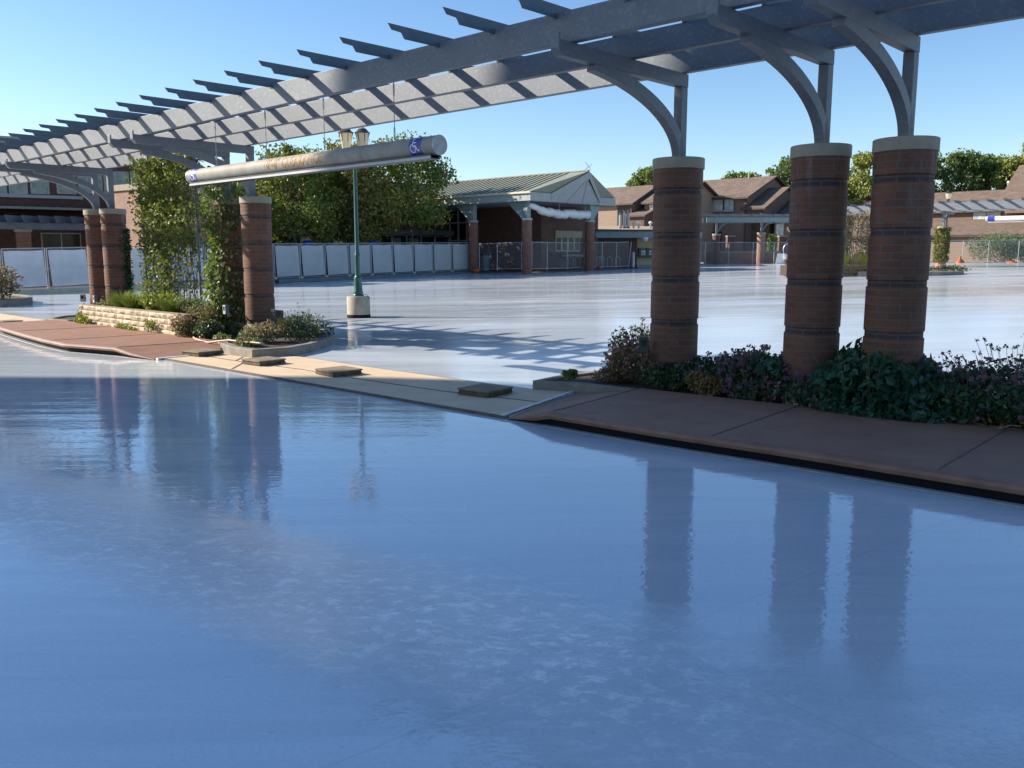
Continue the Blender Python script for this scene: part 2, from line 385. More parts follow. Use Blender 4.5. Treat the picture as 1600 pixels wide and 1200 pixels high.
    def siding(nm, c):
        m, nt, P, N, L = nodes(nm); v = objc(N); s = N('ShaderNodeSeparateXYZ'); L(v, s.inputs[0])
        f = mth(N, L, 'FRACT', mth(N, L, 'MULTIPLY', s.outputs[2], 5.0))
        col = mixc(N, L, ramp(N, L, f, [(.0, 1.0), (.16, 0.0)]), tuple(c), tuple(x * .35 for x in c))
        col = mixc(N, L, .5, col, ramp(N, L, noise(N, L, mapping(N, L, v, (1, 1, 6)), 1.2, 5), [(.3, .7), (.7, 1.0)]), 'MULTIPLY')
        L(col, P.inputs['Base Color']); P.inputs['Roughness'].default_value = .85
        bump(N, L, P, f, .6, .02); return m
    M['siding'] = siding('brown_lap_siding', (.225, .15, .115))
    M['sidingp'] = siding('tan_lap_siding', (.33, .24, .178))
    M['sidingd'] = plain('dark_brown_siding', (.13, .085, .07), .9, .2, 2)
    M['trimb'] = plain('brown_trim', (.07, .045, .035), .7, .2, 4)
    # split-face stone
    m = brick('split_face_stone', (.66, .56, .40), (.56, .46, .32), (.34, .26, .17), bw=.40, bh=.105, ms=.006, rough=.9); M['stone'] = m
    # chain link
    m, nt, P, N, L = nodes('chain_link_wire'); v = objc(N); s = N('ShaderNodeSeparateXYZ'); L(v, s.inputs[0])
    pa = mth(N, L, 'FRACT', mth(N, L, 'MULTIPLY', mth(N, L, 'ADD', s.outputs[0], s.outputs[2]), 12)); pb = mth(N, L, 'FRACT', mth(N, L, 'MULTIPLY', mth(N, L, 'SUBTRACT', s.outputs[0], s.outputs[2]), 12))
    w = mth(N, L, 'MAXIMUM', mth(N, L, 'LESS_THAN', pa, .075), mth(N, L, 'LESS_THAN', pb, .075))
    P.inputs['Base Color'].default_value = (.38, .40, .42, 1); P.inputs['Metallic'].default_value = .4; P.inputs['Roughness'].default_value = .5
    tr = N('ShaderNodeBsdfTransparent'); ms = N('ShaderNodeMixShader'); L(w, ms.inputs[0]); L(tr.outputs[0], ms.inputs[1]); L(P.outputs[0], ms.inputs[2])
    L(ms.outputs[0], nt.nodes['Material Output'].inputs['Surface']); M['link'] = m
    # foliage
    M['l_maple'] = leaf('maple_leaf', [(0.092, 0.154, 0.028), (0.123, 0.196, 0.036), (0.073, 0.128, 0.024), (0.175, 0.216, 0.041), (0.227, 0.175, 0.045), (0.102, 0.175, 0.033)])
    M['l_maple2'] = leaf('turning_maple_leaf', [(0.120, 0.151, 0.032), (0.171, 0.191, 0.040), (0.240, 0.164, 0.048), (0.100, 0.141, 0.028), (0.279, 0.182, 0.059), (0.141, 0.182, 0.040)])
    M['l_far'] = leaf('far_tree_leaf', [(0.121, 0.187, 0.048), (0.165, 0.242, 0.058), (0.099, 0.154, 0.044), (0.198, 0.264, 0.066)])
    M['l_fard'] = leaf('dark_far_tree_leaf', [(0.056, 0.104, 0.034), (0.079, 0.131, 0.037), (0.104, 0.160, 0.045)])
    M['l_fary'] = leaf('yellowing_tree_leaf', [(0.212, 0.260, 0.058), (0.270, 0.289, 0.066), (0.164, 0.221, 0.050), (0.308, 0.298, 0.077)])
    M['l_vine'] = leaf('vine_leaf', [(0.083, 0.142, 0.024), (0.058, 0.106, 0.022), (0.119, 0.171, 0.029), (0.153, 0.166, 0.035), (0.119, 0.101, 0.035)])
    M['l_ivy'] = leaf('ivy_leaf', [(0.083, 0.165, 0.033), (0.058, 0.116, 0.024), (0.132, 0.198, 0.050), (0.264, 0.281, 0.132)])
    M['l_grass'] = leaf('grass_blade', [(0.154, 0.238, 0.035), (0.119, 0.196, 0.028), (0.196, 0.266, 0.049)])
    M['l_yel'] = leaf('yellow_green_leaf', [(0.253, 0.287, 0.029), (0.184, 0.241, 0.029), (0.115, 0.184, 0.023), (0.322, 0.310, 0.046)])
    M['l_dark'] = leaf('dark_green_leaf', [(0.022, 0.060, 0.032), (0.030, 0.075, 0.036), (0.018, 0.045, 0.026), (0.040, 0.085, 0.035)], .4, .15)
    M['l_big'] = leaf('broad_blue_green_leaf', [(0.017, 0.066, 0.042), (0.024, 0.082, 0.048), (0.013, 0.048, 0.033), (0.032, 0.092, 0.046), (0.020, 0.074, 0.042)], .42, .15)
    M['l_gray'] = leaf('grey_green_leaf', [(0.117, 0.169, 0.091), (0.091, 0.143, 0.065), (0.156, 0.195, 0.117)])
    M['l_red'] = leaf('dull_red_leaf', [(0.130, 0.065, 0.046), (0.098, 0.072, 0.039), (0.169, 0.078, 0.052), (0.078, 0.091, 0.039)])
    M['l_brown'] = leaf('dried_leaf', [(.21, .125, .05), (.16, .09, .04), (.25, .16, .07)])
    M['f_pink'] = leaf('dusty_pink_flower', [(0.338, 0.130, 0.156), (0.260, 0.098, 0.130), (0.416, 0.182, 0.195)], .7)
    M['f_mauve'] = leaf('mauve_flower', [(0.184, 0.086, 0.140), (0.140, 0.059, 0.119), (0.238, 0.119, 0.162)], .7)
    M['f_seed'] = leaf('dark_seed_head', [(.05, .022, .025), (.035, .018, .02), (.07, .025, .03)], .8)
    M['f_peach'] = leaf('faded_peach_flower', [(.42, .25, .15), (.36, .19, .12), (.48, .30, .21)], .7)
    M['l_dry'] = leaf('dry_vine_leaf', [(.22, .17, .11), (.16, .125, .08), (.27, .22, .15)])
mk()

# ------------------------------------------------------------------ world and sun
SUN_EL = R(28.75); SUNV = Vector((-.982, .189, 0)).normalized() * math.cos(SUN_EL) + Vector((0, 0, math.sin(SUN_EL)))
w = bpy.data.worlds.new('World'); scene.world = w; w.use_nodes = True
nt = w.node_tree; sky = nt.nodes.new('ShaderNodeTexSky'); sky.sky_type = 'NISHITA'; sky.sun_disc = False
sky.sun_elevation = SUN_EL; sky.sun_rotation = math.atan2(SUNV.x, SUNV.y); sky.altitude = 150; sky.air_density = 1.0; sky.dust_density = .3; sky.ozone_density = 2.2
hs = nt.nodes.new('ShaderNodeHueSaturation'); hs.inputs['Saturation'].default_value = 1.17; hs.inputs['Hue'].default_value = .504; nt.links.new(sky.outputs[0], hs.inputs['Color'])
nt.links.new(hs.outputs[0], nt.nodes['Background'].inputs[0]); nt.nodes['Background'].inputs[1].default_value = .085
ld = bpy.data.lights.new('sun', 'SUN'); ld.energy = 4.4; ld.angle = R(.5); ld.color = (1, .90, .77)
lo = bpy.data.objects.new('sun', ld); COL.objects.link(lo); lo.rotation_euler = (-SUNV).to_track_quat('-Z', 'Y').to_euler(); lo.location = (-40, 10, 40)
vs = scene.view_settings; vs.view_transform = 'Standard'; vs.look = 'None'; vs.gamma = 1; vs.exposure = 1.16

# ------------------------------------------------------------------ ground
def grid(name, xs, ys, off, mat):
    mb = MB(); nx = len(xs)
    for y in ys:
        for x in xs: mb.v.append((x, y, g(x, y) + off))
    for j in range(len(ys) - 1):
        for i in range(nx - 1): mb.face([j * nx + i, j * nx + i + 1, (j + 1) * nx + i + 1, (j + 1) * nx + i])
    return struct(name, mb, mat, smooth=True)
ax = [-3000, -1200, -500, -220, -120] + list(range(-80, 101, 4)) + [140, 220, 500, 1200, 3000]
ay = [-3000, -1200, -500, -200, -80] + list(range(-40, 121, 4)) + [160, 240, 500, 1200, 3000]
grid('ground', ax, ay, -.03, M['asphalt'])
# far edge of the rink
FAR = [(-70, 33), (-22.5, 35.4), (-11.8, 42.2), (-2.3, 52.9), (.9, 49.0), (4.9, 53.0), (9, 55), (14, 62.5), (21, 65.5), (30, 68.5), (42, 71.5), (70, 72)]
def far(x):
    for (a, b), (c, e) in zip(FAR, FAR[1:]):
        if a <= x <= c: return b + (e - b) * (x - a) / (c - a)
    return 60
mb = MB(); xs = [x * .7 - 56 for x in range(0, 171)]; nj = 90
for x in xs:
    f = far(x)
    for j in range(nj + 1):
        y = -25 + (f + 25) * j / nj; mb.v.append((x, y, g(x, y)))
for i in range(len(xs) - 1):
    for j in range(nj): a = i * (nj + 1) + j; mb.face([a, a + nj + 1, a + nj + 2, a + 1])
struct('rink_floor', mb, M['rink'], smooth=True)

# ------------------------------------------------------------------ walks, kerbs, beds  (t, n)
def tnp(l): return [tuple(W(t, n)[:2]) for t, n in l]
def walk(name, front, back, z=.10, rampA=None, rampB=None):
    """raised walk between two polylines of equal length (t,n); nosing along the front"""
    mb = MB()
    top = [W(t, n, zz) for (t, n, zz) in front]; bk = [W(t, n, zz) for (t, n, zz) in back]
    k = len(top); b = 0
    for i in range(k - 1): mb.quad(top[i], top[i + 1], bk[i + 1], bk[i])
    for i in range(k - 1):           # back skirt
        mb.quad(bk[i], bk[i + 1], bk[i + 1] - Vector((0, 0, bk[i + 1].z + .02)), bk[i] - Vector((0, 0, bk[i].z + .02)))
    for e in (0, k - 1): mb.quad(top[e], bk[e], (bk[e].x, bk[e].y, -.02), (top[e].x, top[e].y, -.02))
    o = struct(name, mb, M['walk'])
    # rounded nosing
    nz = MB(); prof = [(0, .004), (.035, .002), (.06, -.012), (.07, -.034), (.058, -.064), (.03, -.07), (-.01, -.07)]
    for i in range(k - 1):
        for (a0, h0), (a1, h1) in zip(prof, prof[1:]):
            def q(i, a, h):
                t, n, zz = front[i]; s_ = min(1, zz / .1); return W(t, n + a * s_, zz + h * s_ + .001)
            nz.quad(q(i, a0, h0), q(i + 1, a0, h0), q(i + 1, a1, h1), q(i, a1, h1))
    struct('walk_nosing', nz, M['walkdark'], o, smooth=True)
    rs = MB()
    for i in range(k - 1):
        def q2(i, zf): 
            t, n, zz = front[i]; return W(t, n - .012, zf * max(0, zz - .02) - (.0 if zf else .012))
        rs.quad(q2(i, 1), q2(i + 1, 1), q2(i + 1, 0), q2(i, 0))
    struct('shaded_riser', rs, M['near_black'], o)  # shadowed recess under the nosing, put into the colour as near-black
    ln = MB()
    for i in range(k - 1):
        def q3(i, a): t, n, zz = front[i]; return W(t, n + a, .004)
        ln.quad(q3(i, .07), q3(i + 1, .07), q3(i + 1, .10), q3(i, .10))
    struct('edge_line', ln, M['paintline'], o)
    return o
ZW = .140
wr = walk('sidewalk', [(.42, 2.30, .012), (.06, 2.25, .10), (-.12, 2.24, ZW), (-1.3, 2.24, ZW), (-2.66, 2.17, ZW), (-4.1, 2.14, ZW), (-9, 2.1, ZW)],
          [(.95, .46, .012), (.35, .46, .10), (.12, .46, ZW), (-.8, .42, ZW), (-1.6, .35, ZW), (-3.5, .12, ZW), (-9, -.4, ZW)])
wl = walk('sidewalk', [(7.75, 2.50, .012), (8.3, 2.58, .075), (8.75, 2.63, ZW), (9.4, 2.79, ZW), (10.0, 2.95, ZW), (11.1, 2.92, ZW), (12.6, 2.80, ZW), (14.4, 2.62, ZW), (15.8, 2.35, ZW), (16.6, 2.15, .012)],
          [(7.8, 1.45, .012), (8.0, 1.25, .075), (8.6, 1.02, ZW), (9.3, .95, ZW), (10.1, .9, ZW), (11.1, .85, ZW), (12.6, .85, ZW), (14.3, .95, ZW), (15.9, 1.15, ZW), (16.5, 1.2, .012)])
# slab joints on the walks
jm = MB()
for t0, n0, t1, n1 in ((-1.80, 2.24, -1.68, .36), (-3.52, 2.15, -3.48, .14), (-.12, 2.23, .12, .45), (-5.4, 2.13, -5.4, -.05)):
    a, b = W(t0, n0, ZW + .003), W(t1, n1, ZW + .003); jm.bar(a, b, .009, .004)
for t0, n0, t1, n1 in ((8.75, 2.62, 8.6, 1.03), (10.7, 2.93, 10.6, .9), (13.2, 2.72, 13.0, .9)):
    a, b = W(t0, n0, ZW + .003), W(t1, n1, ZW + .003); jm.bar(a, b, .012, .004)
struct('walk_joint', jm, M['joint'], wr)
# tan slabs between the islands
mb = MB(); far_n = lambda t: .86 - .03 * abs(t - 4); near_n = lambda t: 2.27 + .012 * t
ts = [.45, 1.5, 3, 4.5, 6, 7.2, 7.75]
tp = [W(.42, 2.26, .022)] + [W(t, near_n(t), .022) for t in ts[1:]] + [W(7.78, 2.42, .022), W(7.8, 1.46, .022), W(6.85, 1.42, .022), W(7.35, .95, .022)] + [W(t, far_n(t), .022) for t in (6.2, 4.5, 3, 2, 1.45)] + [W(1.0, .5, .022)]
mb.slab([(p.x, p.y) for p in tp], -.02, .022)
path = struct('path', mb, M['tan'])
mb = MB()
for l in ([(7.9, 1.80), (6.4, 1.78), (5.0, 1.66), (3.4, 1.68), (2.1, 1.62), (.78, 1.42)], [(6.35, 1.76), (5.75, 2.3)], [(.46, 2.26), (.98, .52)], [(6.6, 1.76), (6.95, 1.45)]):
    for (a, b), (c, e) in zip(l, l[1:]): mb.bar(W(a, b, .0245), W(c, e, .0245), .022, .004)
ed = [(.42, 2.285)] + [(t, near_n(t) + .02) for t in ts[1:]]
for (a, b), (c, e) in zip(ed, ed[1:]): mb.bar(W(a, b, .012), W(c, e, .012), .035, .028)
ed = [(t, far_n(t) - .012) for t in (7.0, 6.2, 4.5, 3, 2, 1.45)]
for (a, b), (c, e) in zip(ed, ed[1:]): mb.bar(W(a, b, .010), W(c, e, .010), .02, .022)
struct('path_joint', mb, M['joint'], path)
mb = MB(); mb.slab(tnp([(16.6, 2.1), (16.5, 1.1), (17.2, .75), (21.2, .7), (26, .6), (26, 2.0), (20, 2.1)]), -.02, .022)
struct('path', mb, M['tan'])
# grey lip strip at the ramp foot
mb = MB(); mb.bar(W(.50, 2.28, .02), W(1.0, .48, .02), .05, .03); mb.bar(W(7.70, 2.48, .02), W(7.74, 1.5, .02), .06, .03)
struct('ramp_lip', mb, M['paintline'])

def kerb(name, pts, w=.13, z=.17, closed=False, mat='kerb', z0=-.02):
    """kerb stone ring along a (t,n) polyline; w to the inside (right-hand normal)"""
    mb = MB(); P = [Vector(W(t, n)[:2]) for t, n in pts]; k = len(P)
    inn = []
    for i, p in enumerate(P):
        a = P[i - 1] if (i or closed) else P[i]; b = P[(i + 1) % k] if (i < k - 1 or closed) else P[i]
        d = (b - a).normalized(); inn.append(p + Vector((-d.y, d.x)) * w)
    rng_ = range(k if closed else k - 1)
    for i in rng_:
        j = (i + 1) % k
        A, B, C_, D_ = P[i], P[j], inn[j], inn[i]
        u = lambda q, h: (q.x, q.y, h)
        mb.quad(u(A, z0), u(B, z0), u(B, z - .015), u(A, z - .015)); mb.quad(u(A, z - .015), u(B, z - .015), u(B.lerp(C_, .12), z), u(A.lerp(D_, .12), z))
        mb.quad(u(A.lerp(D_, .12), z), u(B.lerp(C_, .12), z), u(C_, z), u(D_, z)); mb.quad(u(D_, z), u(C_, z), u(C_, z0), u(D_, z0))
    if not closed:
        for i in (0, k - 1): A, D_ = P[i], inn[i]; mb.quad((A.x, A.y, z0), (A.x, A.y, z - .015), (D_.x, D_.y, z), (D_.x, D_.y, z0))
    return struct(name, mb, M[mat])
def soil(name, pts, z):
    mb = MB(); k = len(pts); c = W(sum(p[0] for p in pts) / k, sum(p[1] for p in pts) / k, z + .04)
    for i in range(k): mb.quad(W(*pts[i], z), W(*pts[(i + 1) % k], z), c)
    return struct(name, mb, M['soil'])
# right-hand bed
RB = [(-9, -.42), (-3.5, .10), (-1.6, .33), (-.8, .40), (.3, .44), (1.0, .50), (1.34, .70), (1.38, .1), (1.34, -.3), (.9, -.75), (0, -1.1), (-4, -1.35), (-9, -1.5)]
kerb('kerb', RB, .13, .128); soil('garden_soil', RB, .10)
# left-hand bed with rounded end
LB = [(8.6, 1.02), (8.05, 1.22), (7.4, 1.40), (6.72, 1.42), (6.68, 1.2), (6.62, .82), (6.9, .2), (7.35, -.4), (7.9, -.95), (8.6, -1.35), (9.6, -1.5), (13, -1.5), (16, -1.3), (17.2, -.2), (17.1, .55), (16.3, 1.18), (15.3, 1.05), (14.3, .92), (9.3, .92)]
kerb('kerb', LB[:17], .13, .15); soil('garden_soil', LB, .11)
mb = MB(); mb2 = MB()
# bed at the far left
fl = [(24.9, -.35), (25.2, -1.0), (25.9, -1.5), (27.4, -2.0), (30, -2.1), (33, -1.0), (33, 1.5), (28, 2.0), (25.6, .8)]
fl = [(t, n) for t, n in fl]
kerb('kerb', list(reversed(fl)), .15, .22, closed=True); soil('garden_soil', fl, .16)

# stone block planter wall
pw = thing('planter_wall', 'cream split-face stone block wall of the raised bed under the vine trellis', 'planter wall', W(10.05, 0, 0), RZ)
def stonewall(x0, x1, y0, y1, z0, z1):
    """rough-faced courses between two points"""
    mb = MB(); L_ = math.hypot(x1 - x0, y1 - y0); rows = 4; hh = (z1 - z0) / rows
    dx, dy = (x1 - x0) / L_, (y1 - y0) / L_; nx, ny = dy, -dx
    for r in range(rows):
        s = -.2 if r % 2 else 0
        while s < L_:
            bl = random.uniform(.30, .44); a, b = max(0, s) + .003, min(L_, s + bl) - .003; s += bl
            if b - a < .02: continue
            # lumpy split face: 4x3 grid pushed out
            m_, k_ = 5, 4; base = len(mb.v)
            for j in range(k_):
                for i in range(m_):
                    e = (i in (0, m_ - 1)) or (j in (0, k_ - 1))
                    o = .004 if e else random.uniform(.014, .042)
                    p = a + (b - a) * i / (m_ - 1); z = z0 + hh * r + .003 + (hh - .006) * j / (k_ - 1)
                    mb.v.append((x0 + dx * p - nx * o, y0 + dy * p - ny * o, z))
            for j in range(k_ - 1):
                for i in range(m_ - 1): q = base + j * m_ + i; mb.face([q, q + 1, q + m_ + 1, q + m_])
            # top and sides of block
            p0 = (x0 + dx * a, y0 + dy * a); p1 = (x0 + dx * b, y0 + dy * b); zt = z0 + hh * r + hh - .003; zb = z0 + hh * r + .003; dp = .2
            q = lambda p, d_, z: (p[0] + nx * d_, p[1] + ny * d_, z)
            mb.quad(q(p0, 0, zt), q(p1, 0, zt), q(p1, dp, zt), q(p0, dp, zt)); mb.quad(q(p0, 0, zb), q(p0, 0, zt), q(p0, dp, zt), q(p0, dp, zb)); mb.quad(q(p1, 0, zt), q(p1, 0, zb), q(p1, dp, zb), q(p1, dp, zt))
    return mb
m = stonewall(0, 4.65, .98, .98, .1, .53); m.build('wall_face', M['stone'], pw)
m = stonewall(0, -.25, -.9, .98, .1, .53); m.build('wall_return', M['stone'], pw)
m = stonewall(4.65, 4.95, .98, -.6, .1, .50); m.build('wall_return', M['stone'], pw)
m = MB(); m.slab([(.0, .86), (4.6, .86), (4.85, -.6), (4.6, -1.3), (.1, -1.3), (-.2, -.8)], .05, .49); m.build('bed_soil', M['soil'], pw)

# ------------------------------------------------------------------ pergola columns
CR = .0677
def column():
    o = thing('brick_column', '', 'column', (0, 0, 0), 0, 'round brick columns of the pergola')
    mb = MB(); prof = []; mats = []
    z = 0.36; segs = []
    zt = [(.36, .428, 1), (.428, .835, 0), (.835, .903, 1), (.903, 1.309, 0), (1.309, 1.377, 1), (1.377, 1.783, 0), (1.783, 1.851, 1), (1.851, 2.257, 0), (2.257, 2.325, 1), (2.325, 2.53, 2)]
    for a, b, k in zt:
        r = (.267, .256, .271)[k]; prof += [(r, a + .0005), (r, b - .0005)]; mats += [1 if k == 1 else 0, 0]
    mb.lathe(prof, n=56, mats=mats[:-1]); mb.build('shaft', [M['brickc'], M['brickd']], o, smooth='auto')
    mb = MB(); mb.lathe([(.275, 2.53), (.284, 2.532), (.284, 2.642), (.278, 2.648)], n=56); mb.build('cap', M['cap'], o, smooth='auto')
    mb = MB(); mb.lathe([(.253, -.15), (.253, .361)], n=40); mb.build('base', M['base'], o, smooth='auto')
    return o
COLS = [('c1', 0, 0, 'shaded round brick column nearest the photo centre with a dark flood lamp low on it'),
        ('c2', -1.62, .013, 'shaded round brick column second of the three on the right, white stain below its cap'),
        ('c3', -2.40, -.035, 'shaded round brick column on the far right rising from a heap of vines'),
        ('c4', 9.04, -.12, 'sunlit round brick column beside the ivy-covered one under the clearance bar'),
        ('c4b', 9.86, -.04, 'round brick column hidden under climbing ivy left of the bare one'),
        ('c5', 15.1, -.04, 'sunlit wide-looking brick column at left with ivy on its right side'),
        ('c5b', 15.92, 0, 'sunlit brick column half hidden behind its twin at far left')]
proto = column(); colpos = {}
for i, (k, t, n, lab) in enumerate(COLS):
    rz = RZ + i * 1.3
    if i == 0: o = proto; o.location = W(t, n); o.rotation_euler = (0, 0, rz); o['label'] = lab
    else: o = dup(proto, W(t, n), rz, lab)
    colpos[k] = (t, n)

# ------------------------------------------------------------------ pergola steel
pg = thing('steel_pergola', 'long galvanised steel pergola with three beams and notched rafters over the brick columns', 'pergola', W(0, 0, 0), RZ)
TB0, TB1 = -6.3, 24.5
for nn in (1.88, .95, 0.0):
    mb = MB(); mb.b2(TB0, TB1, nn - .045, nn + .045, 3.545, 3.828 if nn > 1 else 3.782); mb.build('beam', M['galv'], pg, bevel=.006)
prof = [(2.61, 3.897), (2.565, 3.842), (2.44, 3.834), (2.40, 3.777), (-.52, 3.777), (-.56, 3.834), (-.685, 3.842), (-.73, 3.897)]
raf0 = None
for i in range(-6, 30):
    t = .129 + .816 * i
    if raf0 is None:
        mb = MB(); mb.prism(prof, lambda n, z: (-.006, n, z), lambda n, z: (.006, n, z)); 
        for nn in (1.88, .95, 0.0):
            for s in (-1, 1): mb.b2(.006, .05, nn + s * .046, nn + s * .054, 3.775, 3.88); mb.box(.03, nn + s * .058, 3.80, .018, .012, .018)
        raf0 = mb.build('rafter', M['rafter'], pg); raf0.location = (t, 0, 0)
    else:
        o = raf0.copy(); COL.objects.link(o); o.parent = pg; o.location = (t, 0, 0)
# brackets: post, arm, curved brace
pp = MB(); pp.box(0, -.01, 3.02, .10, .12, .765); am = MB()
ap = [(-.075, 3.543), (-.075, 3.405), (2.05, 3.405), (2.11, 3.47), (2.11, 3.60), (2.085, 3.60), (2.085, 3.543)]
am.prism(ap, lambda n, z: (-.052, n, z), lambda n, z: (.052, n, z))
br = MB(); K = 18; po, pi_ = [], []
for i in range(K + 1):
    a = R(76) * i / K
    n = .055 + 1.52 * (1 - math.cos(a)) / (1 - math.cos(R(76))); z = 2.645 + .70 * math.sin(a) / math.sin(R(76))
    po.append((n, z))
for i, (n, z) in enumerate(po):
    q0, q1 = po[max(0, i - 1)], po[min(K, i + 1)]; dx, dz = q1[0] - q0[0], q1[1] - q0[1]; l = math.hypot(dx, dz)
    pi_.append((n - dz / l * .115, z + dx / l * .115))
for i in range(K):
    x0, x1 = -.05, .05
    A = [po[i], po[i + 1], pi_[i + 1], pi_[i]]
    for x in (x0, x1): br.quad(*[(x, n, min(z, 3.404)) for n, z in A])
    br.quad((x0, *po[i]), (x1, *po[i]), (x1, *po[i + 1]), (x0, *po[i + 1])); br.quad((x0, pi_[i][0], min(pi_[i][1], 3.404)), (x1, pi_[i][0], min(pi_[i][1], 3.404)), (x1, pi_[i + 1][0], min(pi_[i + 1][1], 3.404)), (x0, pi_[i + 1][0], min(pi_[i + 1][1], 3.404)))
br.quad((-.05, *po[K]), (.05, *po[K]), (.05, pi_[K][0], 3.404), (-.05, pi_[K][0], 3.404))
first = None
for k, t, n, _ in COLS:
    if first is None:
        first = [pp.build('post', M['galv'], pg, bevel=.006), am.build('arm', M['galv'], pg, bevel=.005), br.build('brace', M['galv'], pg)]
        for o in first: o.location = (t, n, 0)
    else:
        for o in first:
            c = o.copy(); COL.objects.link(c); c.parent = pg; c.location = (t, n * .3, 0)
    cp_ = None
# ------------------------------------------------------------------ clearance bar
TL, TR = 7.43, 1.83; NB, ZB, RB_ = 1.88, 2.785, .104
cb = thing('clearance_bar', 'long metal pipe hung on chains reading 10\'-0" CLEARANCE with blue end bands', 'clearance bar', W(TR, NB, ZB), RZ)
LT = TL - TR
mb = MB(); mb.tube([(0, 0, 0), (LT, 0, 0)], RB_, 40); tb = mb.build('pipe', M['alu'], cb, smooth='auto')
for x in (0, LT):
    mb = MB(); s = -1 if x == 0 else 1; mb.tube([(x + s * .012, 0, 0), (x - s * .004, 0, 0)], RB_ + .003, 40); mb.build('end_cap', M['pipe'], cb, smooth='auto')
mb = MB(); mb.b2(-.02 + .08, LT - .05, -.045, .075, -RB_ - .040, -RB_ - .030); mb.b2(.06, LT - .05, .06, .075, -RB_ - .030, -RB_ + .01); mb.b2(.06, LT - .05, -.06, -.045, -RB_ - .040, -RB_ + .01); mb.build('under_channel', M['black'], cb)
mb = MB(); mb.b2(.06, LT - .05, .076, .082, -RB_ - .040, -RB_ - .012); mb.build('channel_lip', M['frame'], cb)
wm = plain('rusty_weld', (.26, .16, .09), .8, .3, 30)
for x in (1.25, 2.62): mb = MB(); mb.tube([(x, 0, 0), (x + .012, 0, 0)], RB_ + .0012, 40); mb.build('weld_seam', wm, tb, smooth='auto')
def wrap(x, s, r):   # x along pipe (towards +t), s arc length upward from the side facing the viewer
    a = s / RB_; return (x, r * math.cos(a), r * math.sin(a))
for x0, nm in ((.19, 'right'), (LT - .12 - .19, 'left')):
    mb = MB(); mb.tube([(x0, 0, 0), (x0 + .20, 0, 0)], RB_ + .0022, 40, cap=False); bd = mb.build('sign_band', M['blue'], cb, smooth=True)
    mb = MB(); rr = RB_ + .0042; xc = x0 + .10
    def stroke(pts, wd):
        for (a, b), (c, e) in zip(pts, pts[1:]):
            dx, dy = c - a, e - b; l = math.hypot(dx, dy) or 1; nx, ny = -dy / l * wd / 2, dx / l * wd / 2
            k = 4
            for q in range(k):
                f0, f1 = q / k, (q + 1) / k
                P_ = lambda f, s: wrap(xc - (a + dx * f + s * nx), b + dy * f + s * ny + .01, rr)
                mb.quad(P_(f0, -1), P_(f1, -1), P_(f1, 1), P_(f0, 1))
    stroke([(-.028 + .045 * math.cos(R(a)), -.03 + .045 * math.sin(R(a))) for a in range(110, 371, 20)], .012)
    stroke([(-.035, .055), (-.028, -.01), (.022, -.01), (.048, -.062), (.07, -.055)], .015)
    stroke([(-.032, .028), (.02, .028)], .012)
    stroke([(-.037 + .010 * math.cos(R(a)), .078 + .010 * math.sin(R(a))) for a in range(0, 361, 45)], .016)
    mb.build('wheelchair_symbol', M['white'], bd)
# lettering wrapped round the pipe
tcu = bpy.data.curves.new('lettering', 'FONT'); tcu.body = '10\'-0" CLEARANCE'; tcu.size = .195; tcu.space_character = 1.12; tcu.offset = .005; tcu.resolution_u = 3
tob = bpy.data.objects.new('lettering', tcu); COL.objects.link(tob)
bpy.context.view_layer.update()
tme = bpy.data.meshes.new_from_object(tob.evaluated_get(bpy.context.evaluated_depsgraph_get()))
COL.objects.unlink(tob); bpy.data.objects.remove(tob)
bm = bmesh.new(); bm.from_mesh(tme)
bmesh.ops.triangulate(bm, faces=bm.faces)
bmesh.ops.subdivide_edges(bm, edges=[e for e in bm.edges if e.calc_length() > .03], cuts=2)
xm = max(v.co.x for v in bm.verts)
xa = t_at(411, NB + .1, 2.8) - TR; xb = t_at(502, NB + .1, 2.8) - TR
for v in bm.verts:
    x = xa + (xb - xa) * v.co.x / xm; v.co = Vector(wrap(x, v.co.y - .045, RB_ + .003))
bm.to_mesh(tme); bm.free(); tme.materials.clear(); tme.materials.append(M['gold'])
to = bpy.data.objects.new('lettering', tme); COL.objects.link(to); to.parent = cb
for tc_ in (2.586, 3.958, 5.310, 6.667):
    x = tc_ - TR; mb = MB(); zt, zb = 3.545 - ZB, RB_
    for i in range(3):
        for base, sg in ((zt - .02, -1), (zb + .015, 1)):
            z0 = base + sg * i * .045; pl = [(x + .009 * math.cos(a) * (i % 2 == 0), .009 * math.cos(a) * (i % 2), z0 + sg * .022 + .028 * math.sin(a)) for a in [j * math.pi / 5 for j in range(11)]]
            mb.tube(pl, .0045, 5, cap=False)
    mb.tube([(x, 0, zt - .15), (x, 0, zb + .15)], .0045, 6); mb.build('chain', M['chain'], cb)

# ------------------------------------------------------------------ double street lamp
LP = Vector((-3.83, 21.62, g(-3.83, 21.62)))
lp = thing('street_lamp', 'dark green double-headed street lamp on a round concrete footing in the rink', 'street lamp', LP)
mb = MB(); mb.lathe([(.285, .07), (.285, .50), (.265, .525)], n=40); mb.build('footing', M['conc'], lp, smooth='auto')
mb = MB(); mb.lathe([(.292, 0), (.292, .075)], n=40); mb.build('footing_seal', M['near_black'], lp, smooth='auto')
mb = MB(); mb.lathe([(.135, .525), (.135, .56), (.12, .58), (.125, .62), (.11, .66), (.10, .80), (.085, .92), (.09, .95), (.102, .965), (.102, .985), (.085, 1.0), (.07, 1.03), (.066, 1.06), (.058, 1.5), (.066, 1.52), (.072, 1.54), (.066, 1.56), (.052, 1.60), (.046, 3.3), (.042, 4.0), (.05, 4.02), (.05, 4.06), (.03, 4.10)], n=24); mb.build('pole', M['green'], lp, smooth='auto')
